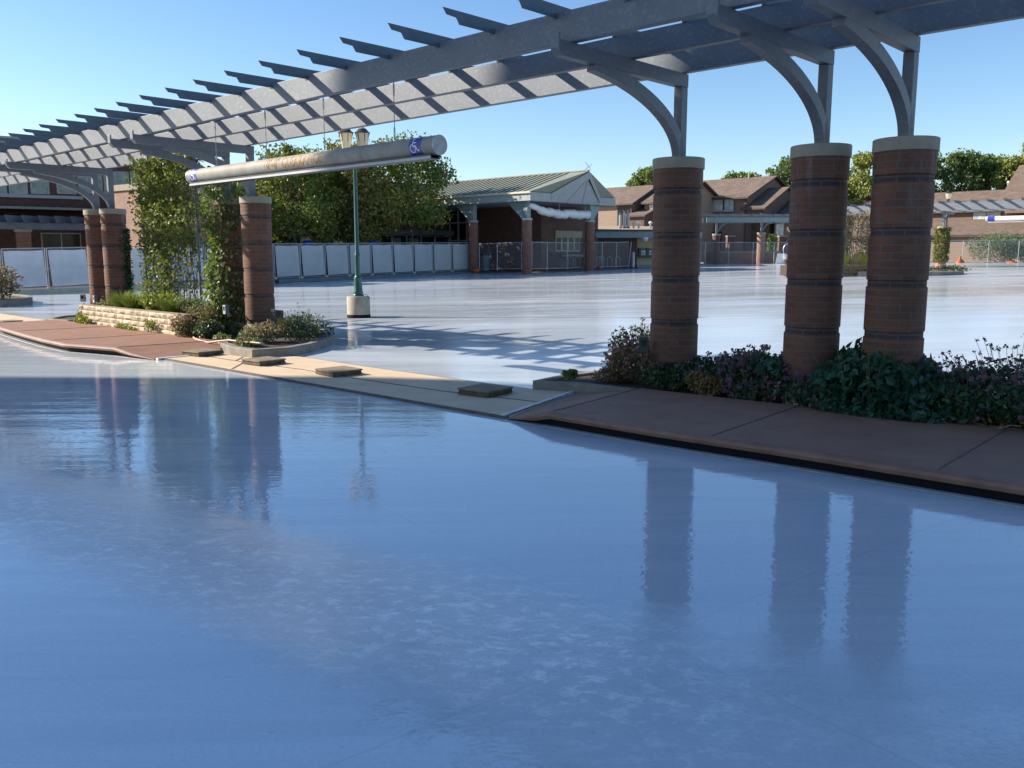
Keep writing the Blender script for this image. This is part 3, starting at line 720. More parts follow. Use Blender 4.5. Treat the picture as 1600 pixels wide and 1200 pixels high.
mb = MB(); mb.bar((-.24, 0, 4.02), (.24, 0, 4.02), .035, .05); mb.build('crossarm', M['green'], lp)
for s in (-.20, .20):
    mb = MB(); mb.lathe([(.05, 4.03), (.10, 4.07), (.155, 4.44), (.16, 4.46)], s, 0, 16); ln = mb.build('lantern', M['glass'], lp, smooth='auto')
    mb = MB(); mb.lathe([(.185, 4.455), (.19, 4.475), (.15, 4.50), (.10, 4.56), (.03, 4.60), (.02, 4.66), (.001, 4.67)], s, 0, 16, cap=False)
    for a in range(0, 360, 60): mb.bar((s + .062 * math.cos(R(a)), .062 * math.sin(R(a)), 4.03), (s + .168 * math.cos(R(a)), .168 * math.sin(R(a)), 4.46), .014, .014)
    mb.build('lantern_frame', M['black'], ln, smooth='auto')
    mb = MB(); mb.lathe([(.186, 4.476), (.146, 4.503), (.098, 4.562), (.028, 4.602)], s, 0, 16); mb.build('lantern_lid', M['glass'], ln, smooth='auto')
mb = MB(); mb.tube([(.12, -.05, .55), (.18, -.07, .575), (.24, -.09, .55), (.28, -.1, .47)], .007, 5); mb.build('cable', M['black'], lp)

# ------------------------------------------------------------------ board stacks on the path
def boards(loc, rz, lab, s=.46):
    o = thing('board_stack', lab, 'board stack', loc, rz, 'square wooden boards lying on the tan path')
    mb = MB(); mb.box(0, 0, .0675, s, s, .018); mb.build('top_board', M['wood'], o, bevel=.003)
    mb = MB()
    for y in (-.36, .36): mb.box(0, y * s, .043, s * .96, .10, .030)
    for x in (-.42, .42): mb.box(x * s, 0, .043, .06, s * .60, .028)
    mb.build('batten', M['woodd'], o)
    mb = MB(); mb.box(.01, -.006, .017, s * 1.0, s * .98, .020); mb.build('bottom_board', M['woodd'], o, bevel=.003)
    return o
for (t, n, a, lab) in ((7.70, 1.74, 8, 'first pale board stack on the path, beside the red-brown ramp at left'), (5.95, 1.68, 3, 'second board stack on the path, in sun right of the bed corner'),
                       (4.20, 1.60, -4, 'third board stack, its warped top board stained brown, at the edge of the shadow'), (1.60, 1.42, 6, 'fourth board stack on the path, alone in the shade'), (17.0, 1.75, 10, 'board stack at the far left frame edge beyond the red-brown walk')):
    boards(W(t, n, .023), RZ + R(a), lab)

# ------------------------------------------------------------------ flood lamps and small fittings
def flood(t, n, z, rz, lab, col='pipe'):
    o = thing('flood_lamp', lab, 'flood lamp', W(t, n, z), rz, 'box flood lamps on the pergola columns')
    mb = MB(); mb.box(0, 0, 0, .11, .07, .17); mb.build('housing', M['slate'] if col == 'pipe' else M['black'], o, bevel=.008)
    mb = MB(); mb.box(0, .037, 0, .10, .008, .16); r_ = mb.build('lens_frame', M['frame'] if col == 'pipe' else M['black'], o)
    mb = MB(); mb.box(0, .0425, .02, .06, .004, .07); mb.build('lens', M['window'], r_)
    mb = MB(); mb.tube([(0, -.035, 0), (0, -.11, -.01), (0, -.16, -.01)], .022, 8); mb.build('bracket', M['black'], o)
flood(0.13, .40, .62, RZ + R(35), 'black box flood lamp on the shaded column nearest the photo centre', 'black')
flood(9.30, .42, .62, RZ + R(-5), 'grey flood lamp on the bare sunlit column by the ivy')
flood(9.92, .46, .64, RZ + R(-5), 'grey flood lamp in front of the ivy-covered column')
flood(15.42, .36, .60, RZ + R(-5), 'grey flood lamp between the twin columns at left')
flood(16.15, .36, .60, RZ + R(50), 'dark flood lamp on the outer side of the far left column')
o = thing('outlet_box', 'small pale outlet box on the right side of the bare sunlit column', 'outlet box', W(8.80, -.22, .60), RZ)
mb = MB(); mb.box(0, 0, 0, .07, .07, .055); mb.build('box', M['frame'], o, bevel=.006); mb = MB(); mb.box(-.04, 0, 0, .012, .05, .04); mb.build('cover', M['conc'], o)
# hose
mb = MB(); hp = [(9.25, 1.10, .16), (9.05, 1.16, .15), (8.75, 1.20, .135), (8.45, 1.24, .135), (8.2, 1.20, .17), (7.95, 1.13, .20), (7.6, 1.12, .20), (7.25, 1.06, .20), (6.95, 1.0, .19)]
pts = []
for i in range(len(hp) - 1):
    for f in (0, .33, .66): pts.append(tuple(W(*[hp[i][k] + (hp[i + 1][k] - hp[i][k]) * f for k in range(3)])))
mb.tube(pts, .016, 8); tag(mb.build('garden_hose', M['hose'], smooth=True), 'pale pink hose lying over the kerb by the red-brown ramp', 'hose')

# ------------------------------------------------------------------ plants
def blob(c, r, n, hollow=.35):
    """points in a lumpy ellipsoid"""
    d = rng.normal(size=(n, 3)); d /= np.linalg.norm(d, axis=1)[:, None]
    k = rng.uniform(hollow, 1, n) ** .6
    return np.asarray(c) + d * k[:, None] * np.asarray(r)
def bush(name, label, loc, rx, ry, h, nl, size, lm, cat='plant', flowers=None, nf=0, fs=.02, stems=14, over=.12, group=None, stemmat='stem', flat=.0, lumps=7, rz=RZ):
    o = thing(name, label, cat, loc, rz, group)
    st = MB(); P = []; tips = []
    for i in range(stems):
        a = random.uniform(0, 6.28); q = random.uniform(.1, 1) ** .5; hh = h * random.uniform(.6, 1.05) * (1 - .35 * q * q)
        x, y = rx * q * math.cos(a), ry * q * math.sin(a)
        st.tube([(x * .35, y * .35, -.02), (x * .7, y * .7, hh * .5), (x, y, hh)], [.006, .005, .003], 4, cap=False); tips.append((x, y, hh))
    per = nl // (lumps + 3)
    for i in range(lumps):
        a = random.uniform(0, 6.28); q = random.uniform(.2, .85); hz = h * random.uniform(.3, .8) * (1 - .3 * q)
        P.append(blob((rx * q * math.cos(a), ry * q * math.sin(a), hz), (rx * .42, ry * .42, h * .26), per, .3))
    P.append(blob((0, 0, h * .38), (rx * .95, ry * .95, h * .42), per * 3, .5))
    P = np.concatenate(P); P = P[P[:, 2] > .0]
    st.build('stem', M[stemmat], o)
    mb = MB(); mb.leaves(P, size, flat); mb.build('foliage', M[lm], o)
    if flowers:
        fm = MB(); sm = MB(); pts = []
        for i in range(nf):
            a = random.uniform(0, 6.28); q = random.uniform(.0, 1) ** .5
            z = h * (random.uniform(.35, 1.0) * (1 - .4 * q * q)) + random.uniform(0, over) * h
            x, y = rx * 1.04 * q * math.cos(a), ry * 1.04 * q * math.sin(a); z = max(.03, z)
            for k in range(7): pts.append((x + random.gauss(0, fs * .45), y + random.gauss(0, fs * .45), z + random.gauss(0, fs * .35)))
            if z > h * .6: sm.tube([(x * .8, y * .8, z - .16), (x, y, z)], .0022, 3, cap=False)
        fm.leaves(pts, fs * .95, asp=.9); fm.build('flower_head', M[flowers], o)
        if sm.v: sm.build('flower_stem', M['stem'], o)
    return o
# right-hand bed  (positions measured on the bed surface)
def bed(u, v, z=.13):
    r = ray(u, v); k = (z - EYE) / r[2]; return Vector((r[0] * k, r[1] * k, z))
def rb(name, label, loc, rx, ry, h, nl, size, lm, **k):
    if 'nf' in k: k['nf'] = int(k['nf'] * 1.3)
    return bush(name, label, loc, rx * 1.08, ry * 1.15, h * .98, int(nl * 1.7), size, lm, **k)
rb('flowering_plant', 'airy pink and dark seed-headed flowers at the left end of the shaded bed', W(.42, -.10, .13), .52, .40, .50, 1150, .05, 'l_red', flowers='f_pink', nf=170, fs=.028, stems=34, over=.25, lumps=9)
rb('flowering_plant', 'tall dark seed heads on thin stalks standing beside the dark flood lamp column', W(.72, -.42, .13), .40, .3, .66, 700, .045, 'l_dark', flowers='f_seed', nf=85, fs=.026, stems=34, over=.22)
rb('seedling', 'small bright green seedling on the tip of the shaded bed', W(1.18, .42, .14), .10, .09, .13, 60, .075, 'l_vine', stems=5, lumps=3)
rb('low_plant', 'low dark green plant under the flood lamp of the shaded bed', W(-.05, .24, .11), .36, .16, .36, 620, .06, 'l_dark', stems=9)
rb('low_plant', 'dark leafy mound at the foot of the shaded column nearest the centre', W(-.42, .02, .13), .36, .28, .42, 900, .06, 'l_dark', flowers='f_mauve', nf=26, fs=.03)
rb('dry_plant', 'dried orange-brown plant at the edge of the shaded bed', W(-.62, .30, .13), .24, .13, .28, 520, .04, 'l_brown', stems=16, stemmat='dry')
rb('flowering_plant', 'mauve flowered dark bush between first and second shaded columns', W(-1.02, -.02, .13), .46, .36, .52, 1700, .055, 'l_dark', flowers='f_mauve', nf=110, fs=.034, stems=20, over=.16, lumps=9)
rb('flowering_plant', 'mauve flowered bush spilling forward of the second shaded column', W(-1.62, .16, .13), .42, .26, .40, 1300, .06, 'l_dark', flowers='f_mauve', nf=75, fs=.036, over=.1)
rb('vine', 'dark vine clump hugging the foot of the second shaded column', W(-1.35, .12, .22), .26, .20, .42, 520, .10, 'l_big', stems=10)
rb('vine', 'tall heap of broad blue-green vine leaves in front of the far right column', W(-2.28, .10, .12), .56, .42, .74, 2600, .105, 'l_big', stems=16, flat=.35, lumps=12)
rb('vine', 'trailing broad leaves creeping onto the walk below the vine heap', W(-2.45, .34, .11), .62, .17, .16, 420, .10, 'l_big', stems=8, flat=.2)
rb('flowering_plant', 'mauve flowers with tall black seed heads right of the vine heap', W(-3.15, -.12, .13), .52, .40, .60, 1700, .055, 'l_dark', flowers='f_mauve', nf=90, fs=.034, stems=20, over=.2, lumps=9)
rb('flowering_plant', 'thin stalks with black seed heads rising at the right rim behind the vine heap', W(-3.35, -.45, .13), .60, .3, .70, 600, .045, 'l_dark', flowers='f_seed', nf=95, fs=.026, stems=40, over=.2)
rb('flowering_plant', 'dark purple flowered bush at the right frame edge of the shaded bed', W(-3.95, -.20, .13), .50, .42, .60, 1500, .055, 'l_dark', flowers='f_mauve', nf=80, fs=.036, over=.16)
rb('flowering_plant', 'low mauve flowers along the bed front between the dried plant and second column', W(-1.15, .26, .11), .34, .14, .26, 600, .05, 'l_dark', flowers='f_mauve', nf=40, fs=.034, over=.1)
rb('low_plant', 'green leaves filling the bed front just left of the vine heap', W(-1.95, .28, .11), .34, .16, .30, 620, .075, 'l_big', flowers='f_mauve', nf=22, fs=.036)
rb('low_plant', 'dark leafy plant behind the shaded columns between first and second', W(-.85, -.45, .12), .60, .3, .46, 1000, .06, 'l_dark', flowers='f_seed', nf=40, fs=.026, over=.25)
rb('flowering_plant', 'low mauve flowered plant at the bed front near the right frame edge', W(-3.55, .02, .11), .55, .2, .34, 900, .055, 'l_dark', flowers='f_mauve', nf=60, fs=.036)
rb('low_plant', 'loose red-leaved plant spreading at the left end of the shaded bed', W(.75, .12, .11), .28, .24, .20, 420, .05, 'l_red', flowers='f_pink', nf=30, fs=.028)
o = thing('dead_vine', 'dry brown vine stems trailing on the bed edge at right', 'dead vine', W(-2.9, .17, .14), RZ)
mb = MB()
for i in range(26):
    x = random.uniform(-.55, .45); y = random.uniform(-.1, .12); p = [(x, y, .0)]
    for k in range(6): p.append((p[-1][0] + random.uniform(-.10, .05), p[-1][1] + random.uniform(-.03, .035), max(.0, p[-1][2] + random.uniform(-.03, .04))))
    mb.tube(p, .004, 4, cap=False)
mb.build('stem', M['dry'], o); mb = MB(); mb.leaves(np.column_stack([rng.uniform(-.6, .5, 130), rng.uniform(-.1, .1, 130), rng.uniform(0, .07, 130)]), .04); mb.build('dead_leaf', M['l_brown'], o)

# left-hand beds
bush('flowering_plant', 'dark seed-headed bush on the rounded kerb end nearest the lamp post', W(7.75, -.15, .12), .42, .55, .58, 2300, .045, 'l_dark', flowers='f_seed', nf=80, fs=.02, over=.2, stems=24)
bush('flowering_plant', 'faded peach flowers in front of the bare sunlit column', W(7.85, .55, .12), .36, .32, .38, 1300, .045, 'l_gray', flowers='f_peach', nf=120, fs=.03, stems=20)
bush('low_plant', 'low green plant with pale leaves at the kerb corner by the path', W(7.55, 1.02, .12), .32, .16, .16, 420, .06, 'l_ivy', flowers='f_pink', nf=14, fs=.03)
bush('flowering_plant', 'pinkish flowered bush beside the right end of the stone planter wall', W(9.78, .98, .12), .32, .24, .46, 1500, .05, 'l_red', flowers='f_pink', nf=80, fs=.03)
bush('low_plant', 'dark green leafy bush below the ivy-covered column', W(9.30, .84, .12), .52, .28, .44, 1900, .055, 'l_dark', flowers='f_pink', nf=26, fs=.03)
bush('flowering_plant', 'dull red bush between the flood lamps below the ivy', W(9.75, .62, .14), .46, .28, .66, 1700, .055, 'l_red', stems=18)
bush('low_plant', 'grey-green plant near the bare column base', W(8.55, .95, .12), .26, .15, .15, 300, .05, 'l_ivy', flowers='f_mauve', nf=6, fs=.03)
def tuft(label, loc, r, h, n):
    o = thing('ornamental_grass', label, 'grass tuft', loc, RZ, 'grass tufts in the raised bed')
    mb = MB()
    for i in range(n):
        a = random.uniform(0, 6.28); q = random.uniform(0, 1) ** .5; bx, by = r * .35 * q * math.cos(a), r * .35 * q * math.sin(a); l = h * random.uniform(.6, 1.1); sp_ = r * (.25 + .6 * q)
        P = [(bx, by, 0), (bx + sp_ * .35 * math.cos(a), by + sp_ * .35 * math.sin(a), l * .6), (bx + sp_ * math.cos(a), by + sp_ * math.sin(a), l * random.uniform(.8, 1))]
        w_ = .007; px, py = -math.sin(a) * w_, math.cos(a) * w_
        mb.quad((P[0][0] - px, P[0][1] - py, 0), (P[0][0] + px, P[0][1] + py, 0), (P[1][0] + px, P[1][1] + py, P[1][2]), (P[1][0] - px, P[1][1] - py, P[1][2]))
        mb.quad((P[1][0] - px, P[1][1] - py, P[1][2]), (P[1][0] + px, P[1][1] + py, P[1][2]), P[2])
    mb.build('blade', M['l_grass'], o)
for i, (t, n, r, h) in enumerate(((13.25, .62, .42, .42), (12.65, .65, .40, .38), (11.1, .58, .40, .36))):
    tuft(('leftmost fine green grass tuft behind the stone wall', 'middle fine green grass tuft behind the stone wall', 'right-hand green grass tuft next to the yellow bush')[i], W(t, n, .48), r, h, 420)
bush('shrub', 'bright yellow-green shrub in the raised bed under the trellis', W(11.75, .52, .48), .46, .32, .44, 1100, .075, 'l_yel', stems=14)
bush('low_plant', 'grey-green plant right of the yellow shrub at the trellis foot', W(10.55, .35, .48), .50, .38, .36, 1200, .05, 'l_gray', stems=16)
bush('low_plant', 'low pale mixed plants at the left end of the stone wall', W(14.2, .45, .46), .46, .36, .16, 600, .05, 'l_vine', flowers='f_peach', nf=40, fs=.03)
bush('small_shrub', 'small twiggy reddish shrub left of the stone wall', W(15.05, .72, .11), .22, .2, .42, 420, .04, 'l_red', flowers='f_pink', nf=30, fs=.025, stems=16, over=.2)
bush('small_shrub', 'thin green shrub against the left wall end', W(14.75, .35, .2), .25, .25, .5, 300, .05, 'l_vine', stems=10)
bush('creeper', 'yellow creeper growing over the left end of the stone wall', W(14.2, 1.12, .1), .42, .05, .30, 480, .055, 'l_yel', stems=8)
bush('creeper', 'small yellow creeper at the wall foot', W(12.1, 1.08, .1), .55, .07, .14, 420, .05, 'l_yel', stems=8)
bush('creeper', 'thin yellow-green creeper on the right half of the stone wall face', W(11.05, 1.07, .12), .28, .05, .34, 190, .045, 'l_yel', stems=8)
bush('ornamental_shrub', 'rounded reddish-brown shrub in the kerbed bed at the left frame edge', W(26.6, -.35, .2), 1.25, 1.2, 1.25, 3800, .09, 'l_red', flowers='f_pink', nf=160, fs=.06, stems=40, lumps=12)

# ivy on the hidden column and its twin
o = thing('climbing_ivy', 'ivy climbing all over the column left of the bare sunlit one', 'ivy', W(9.86, -.04, 0), RZ)
N_ = 5200; a = rng.uniform(0, 2 * math.pi, N_); z = rng.uniform(.12, 3.0, N_); rr = .28 + np.abs(rng.normal(0, .07, N_)) + .06 * np.sin(z * 5 + a * 2)
side = np.cos(a - 1.0); keep = (rng.uniform(0, 1, N_) < .55 + .4 * side + .25 * (z < 1.4)) & ~((z > 1.6) & (z < 2.05) & (side < .3) & (rng.uniform(0, 1, N_) < .7))
rr = rr + .10 * (side > 0) * rng.uniform(0, 1, N_)
P = np.column_stack([rr * np.cos(a), rr * np.sin(a), z])[keep]; outv = np.column_stack([np.cos(a), np.sin(a), -.4 + 0 * a])[keep]
mb = MB(); mb.leaves(P, .085, .3, .8, outv); mb.build('foliage', M['l_ivy'], o)
mb = MB()
for i in range(10):
    aa = random.uniform(0, 6.28); p = []
    for k in range(14): aa += random.uniform(-.18, .18); p.append((.272 * math.cos(aa), .272 * math.sin(aa), .1 + k * .21))
    mb.tube(p, .009, 5)
mb.build('stem', M['stem'], o)
o = thing('climbing_ivy', 'thin ivy strip up the right edge of the twin column at left', 'ivy', W(15.1, -.04, 0), RZ)
N_ = 900; a = rng.normal(3.9, .28, N_); z = rng.uniform(.4, 2.2, N_); rr = .275 + np.abs(rng.normal(0, .03, N_)); P = np.column_stack([rr * np.cos(a), rr * np.sin(a), z]); outv = np.column_stack([np.cos(a), np.sin(a), -.3 + 0 * a])
mb = MB(); mb.leaves(P, .06, .3, .8, outv); mb.build('foliage', M['l_dark'], o)
mb = MB(); mb.tube([(.27 * math.cos(b), .27 * math.sin(b), zz) for b, zz in ((3.9, .45), (3.3, .7), (2.9, .95), (2.6, 1.18), (2.3, 1.25))], .012, 6); mb.build('stem', M['stem'], o)

# trellis with vine
tl = t_at(225, 0, 2); trr = t_at(309, 0, 2)
o = thing('trellis', 'tall steel-post wire trellis standing in the raised stone bed', 'trellis', W(trr, 0, .45), RZ); LTt = tl - trr
for x in (0, LTt):
    mb = MB(); mb.tube([(x, 0, 0), (x, 0, 3.09)], .028, 10); mb.build('post', M['galv'], o, smooth='auto')
mb = MB()
for i in range(1, 20): x = LTt * i / 20; mb.tube([(x, 0, .1), (x, 0, 3.05)], .004, 4, cap=False)
for z in (.1, 1.0, 2.0, 3.05): mb.tube([(0, 0, z), (LTt, 0, z)], .006, 4, cap=False)
mb.build('wire', M['chain'], o)
o = thing('climbing_vine', 'green and yellow vine covering the wire trellis, thin near the bottom', 'vine', W(trr, 0, .45), RZ)
P = []; sm = MB()
for i in range(44):
    x = LTt * (i + .5) / 44 + random.uniform(-.03, .03); p = [(x, 0, 0)]
    for k in range(14): p.append((p[-1][0] + random.uniform(-.05, .05), random.uniform(-.05, .05), p[-1][2] + .215))
    sm.tube(p, .007, 4, cap=False)
    for (px, py, pz) in p:
        dens = 2 + 13.5 * sstep(.75, 1.7, pz) + (16 if (abs(x - LTt * .60) < .26 or abs(x - LTt * .93) < .1) else 0)
        for q in range(int(dens)): P.append((px + random.gauss(0, .10), py + random.gauss(0, .11), pz + random.uniform(-.12, .14)))
for q in range(320): P.append((random.uniform(-.05, LTt), random.gauss(0, .12), 3.05 + random.gauss(0, .10)))
for q in range(60): P.append((LTt + abs(random.gauss(.08, .14)), random.gauss(0, .1), random.uniform(2.0, 2.9)))
P = np.array(P); P[:, 0] = np.clip(P[:, 0], -.12, LTt + .35)
sm.build('stem', M['stem'], o); mb = MB(); mb.leaves(P, .074, .35, .75); mb.build('foliage', M['l_vine'], o)

# ------------------------------------------------------------------ fences
def fence_panel(p, q, lab, board='board', skew=0, h=1.78, grp='white-boarded fence panels round the rink', mesh=True):
    """p,q ground ends (Vectors)"""
    d = q - p; L_ = Vector((d.x, d.y)).length; rz = math.atan2(d.y, d.x); sl = d.z / L_
    o = thing('fence_panel', lab, 'fence panel', p, rz, grp)
    mb = MB()
    e = .035
    mb.tube([(e, 0, .02), (e, 0, h)], .021, 8); mb.tube([(L_ - e, 0, .02 + sl * L_), (L_ - e, 0, h + sl * L_)], .021, 8)
    for z in (.10, h): mb.tube([(e, 0, z), (L_ - e, 0, z + sl * L_)], .019, 8)
    mb.build('frame', M['pipe'], o, smooth='auto')
    if mesh:
        mb = MB(); mb.quad((e, .012, .1), (L_ - e, .012, .1 + sl * L_), (L_ - e, .012, h + sl * L_), (e, .012, h)); mb.build('chain_link', M['link'], o)
    if board:
        a = .10; s0, s1 = skew, -skew * .3
        mb = MB(); x0, x1 = a, L_ - a; K = 6
        pts = lambda i, top: (x0 + (x1 - x0) * i / K + (s0 if not top else s1) * (1 if i in (0, K) else 1), -.03 - (.0 if top else .012) + .006 * math.sin(i * 2.1), (h - .10 if top else .17) + sl * (x0 + (x1 - x0) * i / K) + (.012 * math.sin(i * 1.3) if top else 0) + (skew * .6 * (i / K - .5) if not top else 0))
        for i in range(K):
            b0, b1, t1, t0 = pts(i, 0), pts(i + 1, 0), pts(i + 1, 1), pts(i, 1); mb.quad(b0, b1, t1, t0); mb.quad(*[(x, y + .006, z) for x, y, z in (t0, t1, b1, b0)])
        mb.build('board', M[board], o)
        mb = MB(); mb.box(.035, -.01, .09 , .14, .16, .10); mb.build('footing_block', M['pale'], o)
    return o
def kerbline(p, q, h0, w, mat, name='kerb'):
    mb = MB(); mb.bar(p + Vector((0, 0, h0 / 2 - .06)), q + Vector((0, 0, h0 / 2 - .06)), w, h0 + .12); return struct(name, mb, M[mat])
def gp(u, Y, dz=0): x = (u - 800) / F * Y * cp + 0; x = (u - 800) / F * (Y * cp + 1.2 * sp); return Vector((x, Y, g(x, Y) + dz))
# left run then right run
pA, pB, pC = gp(5.5, 36.3), gp(429, 43), gp(733.5, 53.2)
zl = .02; pA.z += .08; pB.z = EYE - 39.5 * 43 / F + .04; pC.z = EYE - 25.5 * 53.2 / F + .0
nums = ['first', 'second', 'third', 'fourth', 'fifth', 'sixth', 'seventh', 'eighth', 'ninth']
kerbline(pA - (pB - pA) * .6 - Vector((0, 0, .02)) + Vector((0, -.25, -.02)), pB + Vector((0, -.25, -.02)), .10, .30, 'pale')
kerbline(pB + Vector((.2, -.2, -.02)), pC + Vector((.2, -.2, -.02)), .08, .25, 'slate')
fence_panel(pA + (pA - pB) / 7, pA, 'white-boarded fence panel cut by the left frame edge', 'board', .0)
for i in range(7):
    p, q = pA.lerp(pB, i / 7), pA.lerp(pB, (i + 1) / 7)
    lab = ['white-boarded fence panel behind the reddish shrub at far left', 'white-boarded fence panel just left of the twin brick columns', 'white-boarded fence panel mostly hidden behind the twin brick columns', 'white-boarded fence panel between twin columns and the trellis left post', 'white-boarded fence panel seen through the thin lower vine', 'white-boarded fence panel between trellis right post and ivy column', 'white-boarded fence panel hidden behind the ivy column and bare column'][i]
    fence_panel(p, q, lab, 'board', (.05, .06, .03, 0, .02, -.03, .02)[i])
for i in range(9):
    p, q = pB.lerp(pC, i / 9), pB.lerp(pC, (i + 1) / 9)
    fence_panel(p, q, nums[i] + ' white fence panel with shade in its colour, counting right from the bare sunlit column', 'board_shade', (.04, .05, .06, .0, .04, .05, .02, .01, .02)[i])
def run(pts, hs, lab, name='chain_link_fence', grp=None, lean=None):
    """pts: list of ground points (posts)"""
    o = thing(name, lab, 'fence', pts[0], 0, grp); p0 = pts[0]
    for i, p in enumerate(pts):
        mb = MB(); q = p - p0; t = Vector((lean or 0, 0, 0)) if i == len(pts) - 1 else Vector((0, 0, 0))
        mb.tube([q, q + Vector((0, 0, hs)) + t], .026, 8); mb.build('post', M['pipe'], o)
    mb = MB()
    for i in range(len(pts) - 1):
        a, b = pts[i] - p0, pts[i + 1] - p0
        for z in (.08, hs): mb.tube([a + Vector((0, 0, z)), b + Vector((0, 0, z))], .02, 6)
    mb.build('rail', M['pipe'], o); mb = MB()
    for i in range(len(pts) - 1):
        a, b = pts[i] - p0, pts[i + 1] - p0
        mb.quad(a + Vector((0, 0, .08)), b + Vector((0, 0, .08)), b + Vector((0, 0, hs)), a + Vector((0, 0, hs)))
    mb.build('chain_link', M['link'], o); return o
def pv(u, v, Y): return at(u, v, Y)
run([pv(749, 422.5, 52.6), pv(777, 422.5, 51.4), pv(815, 422, 50.3)], 1.58, 'chain-link fence across the open shelter bay between its brick columns')
run([pv(831, 422, 50.5), pv(855, 421.5, 51.6), pv(886, 421, 53), pv(913, 420, 54)], 1.60, 'chain-link fence in front of the bike racks')
run([pv(927, 419.5, 54.3), pv(940.5, 419, 54.8), pv(963, 418.5, 55.6), pv(982, 417.5, 56)], 1.60, 'short chain-link fence right of the shelter with a leaning end post', lean=.15)
run([pv(1094, 415.5, 66), pv(1101.5, 415.5, 66), pv(1138, 415.5, 66), pv(1175.5, 415.5, 66), pv(1208.5, 415.5, 66), pv(1250, 415, 66)], 1.76, 'chain-link fence before the low brick wall of the far small pergola')
run([pv(1290, 413, 69), pv(1330, 413, 69.5), pv(1385, 412.5, 70), pv(1440, 412.5, 70.5), pv(1503, 412, 71), pv(1543, 412, 71), pv(1590, 411.5, 71), pv(1650, 411, 71)], 1.88, 'long chain-link fence before the pinkish house at right')

# ------------------------------------------------------------------ generic buildings
def gable(o, x0, L_, w2, z0, ze, za, wall, roofm='shingle', ov=.45, y0=0.0, left=True, wallname='wall', dark='sidingd'):
    """local: x along d (left-away), y towards viewer; front wall at y0, ridge at y0-w2"""
    mb = MB(); x1 = x0 + L_; yb = y0 - 2 * w2; yr = y0 - w2
    mb.quad((x0, y0, z0), (x1, y0, z0), (x1, y0, ze), (x0, y0, ze)); mb.quad((x0, yb, z0), (x1, yb, z0), (x1, yb, ze), (x0, yb, ze))
    mb.cur = 1
    for x in (x0, x1): mb.quad((x, y0, z0), (x, yb, z0), (x, yb, ze), (x, yr, za), (x, y0, ze))
    mb.build(wallname, [M[wall], M[wall]], o)
    s = (za - ze) / w2; rf = MB(); th = .14; fs = MB()
    for ys, sg in ((y0, 1), (yb, -1)):
        a = (x0 - ov, ys + sg * ov, ze - s * ov + .05); b = (x1 + ov, ys + sg * ov, ze - s * ov + .05); c = (x1 + ov, yr, za + .05); e = (x0 - ov, yr, za + .05)
        rf.quad(a, b, c, e); dn = lambda p, k=th: (p[0], p[1], p[2] - k)
        fs.quad(dn(a, .004), dn(b, .004), dn(b), dn(a)); fs.quad(dn(a, .004), dn(e, .004), dn(e), dn(a)); fs.quad(dn(b, .004), dn(c, .004), dn(c), dn(b)); fs.quad(dn(a), dn(b), dn(c), dn(e))
    r_ = rf.build('roof', M[roofm], o); fs.build('roof_trim', M['trimb'], r_)
def window(o, xc, zc, w_, h_, y=0.03, axis='x', panes=2, glass='window', fm='frame', rows=1):
    """window on the front wall (axis x) or on a gable end (axis y)"""
    f = MB(); b = .06; mp = (lambda a, d_, z: (a, d_, z)) if axis == 'x' else (lambda a, d_, z: (d_, a, z))
    def bx(a0, a1, z0, z1, d0, d1):
        p, q = mp(a0, d0, z0), mp(a1, d1, z1); f.b2(p[0], q[0], p[1], q[1], z0, z1)
    s = 1 if y >= 0 else -1
    bx(xc - w_ / 2 - b, xc + w_ / 2 + b, zc + h_ / 2, zc + h_ / 2 + b, y, y + .05); bx(xc - w_ / 2 - b, xc + w_ / 2 + b, zc - h_ / 2 - b, zc - h_ / 2, y, y + .07)
    bx(xc - w_ / 2 - b, xc - w_ / 2, zc - h_ / 2, zc + h_ / 2, y, y + .05); bx(xc + w_ / 2, xc + w_ / 2 + b, zc - h_ / 2, zc + h_ / 2, y, y + .05)
    for i in range(1, panes): x = xc - w_ / 2 + w_ * i / panes; bx(x - .03, x + .03, zc - h_ / 2, zc + h_ / 2, y, y + .045)
    for i in range(1, rows): z = zc - h_ / 2 + h_ * i / rows; bx(xc - w_ / 2, xc + w_ / 2, z - .025, z + .025, y, y + .042)
    fo = f.build('window', M[fm], o); gmb = MB(); p, q = mp(xc - w_ / 2, y + .01, 0), mp(xc + w_ / 2, y + .025, 0)
    gmb.b2(p[0], q[0], p[1], q[1], zc - h_ / 2, zc + h_ / 2); gmb.build('pane', M[glass], fo); return fo
def zat(v, Y): return EYE + (VH - v) * Y / F     # height seen at row v (distance Y)
def base(u, Y): x = (u - 800) / F * Y; return Vector((x, Y, g(x, Y) - .05))

# --- town houses beyond the shelter
def house(u, Y, label, L_, w2, ve, va, wall, name='town_house', grp='brown town houses behind the rink'):
    b = base(u, Y); o = thing(name, label, 'house', b, RZ, grp)
    gable(o, 0, L_, w2, 0, zat(ve, Y) - b.z, zat(va, Y + .7 * w2) - b.z, wall); return o, b
hz = []
o, b = house(983, 85, 'brown sided town house seen just right of the shelter roof', 9, 3.9, 318, 293, 'sidingp')
window(o, .9, zat(339, 86) - b.z, 1.3, 1.8, .02, panes=2, glass='window', fm='trimb')
mb = MB(); mb.b2(-.12, .0, -.02, .12, 0, zat(318, 85) - b.z); mb.build('corner_trim', M['trimb'], o)
mb = MB(); mb.tube([(3, -3.9, zat(293, 88) - b.z - .2), (3, -3.9, zat(286, 88) - b.z)], .12, 8); mb.build('roof_vent', M['trimb'], o)
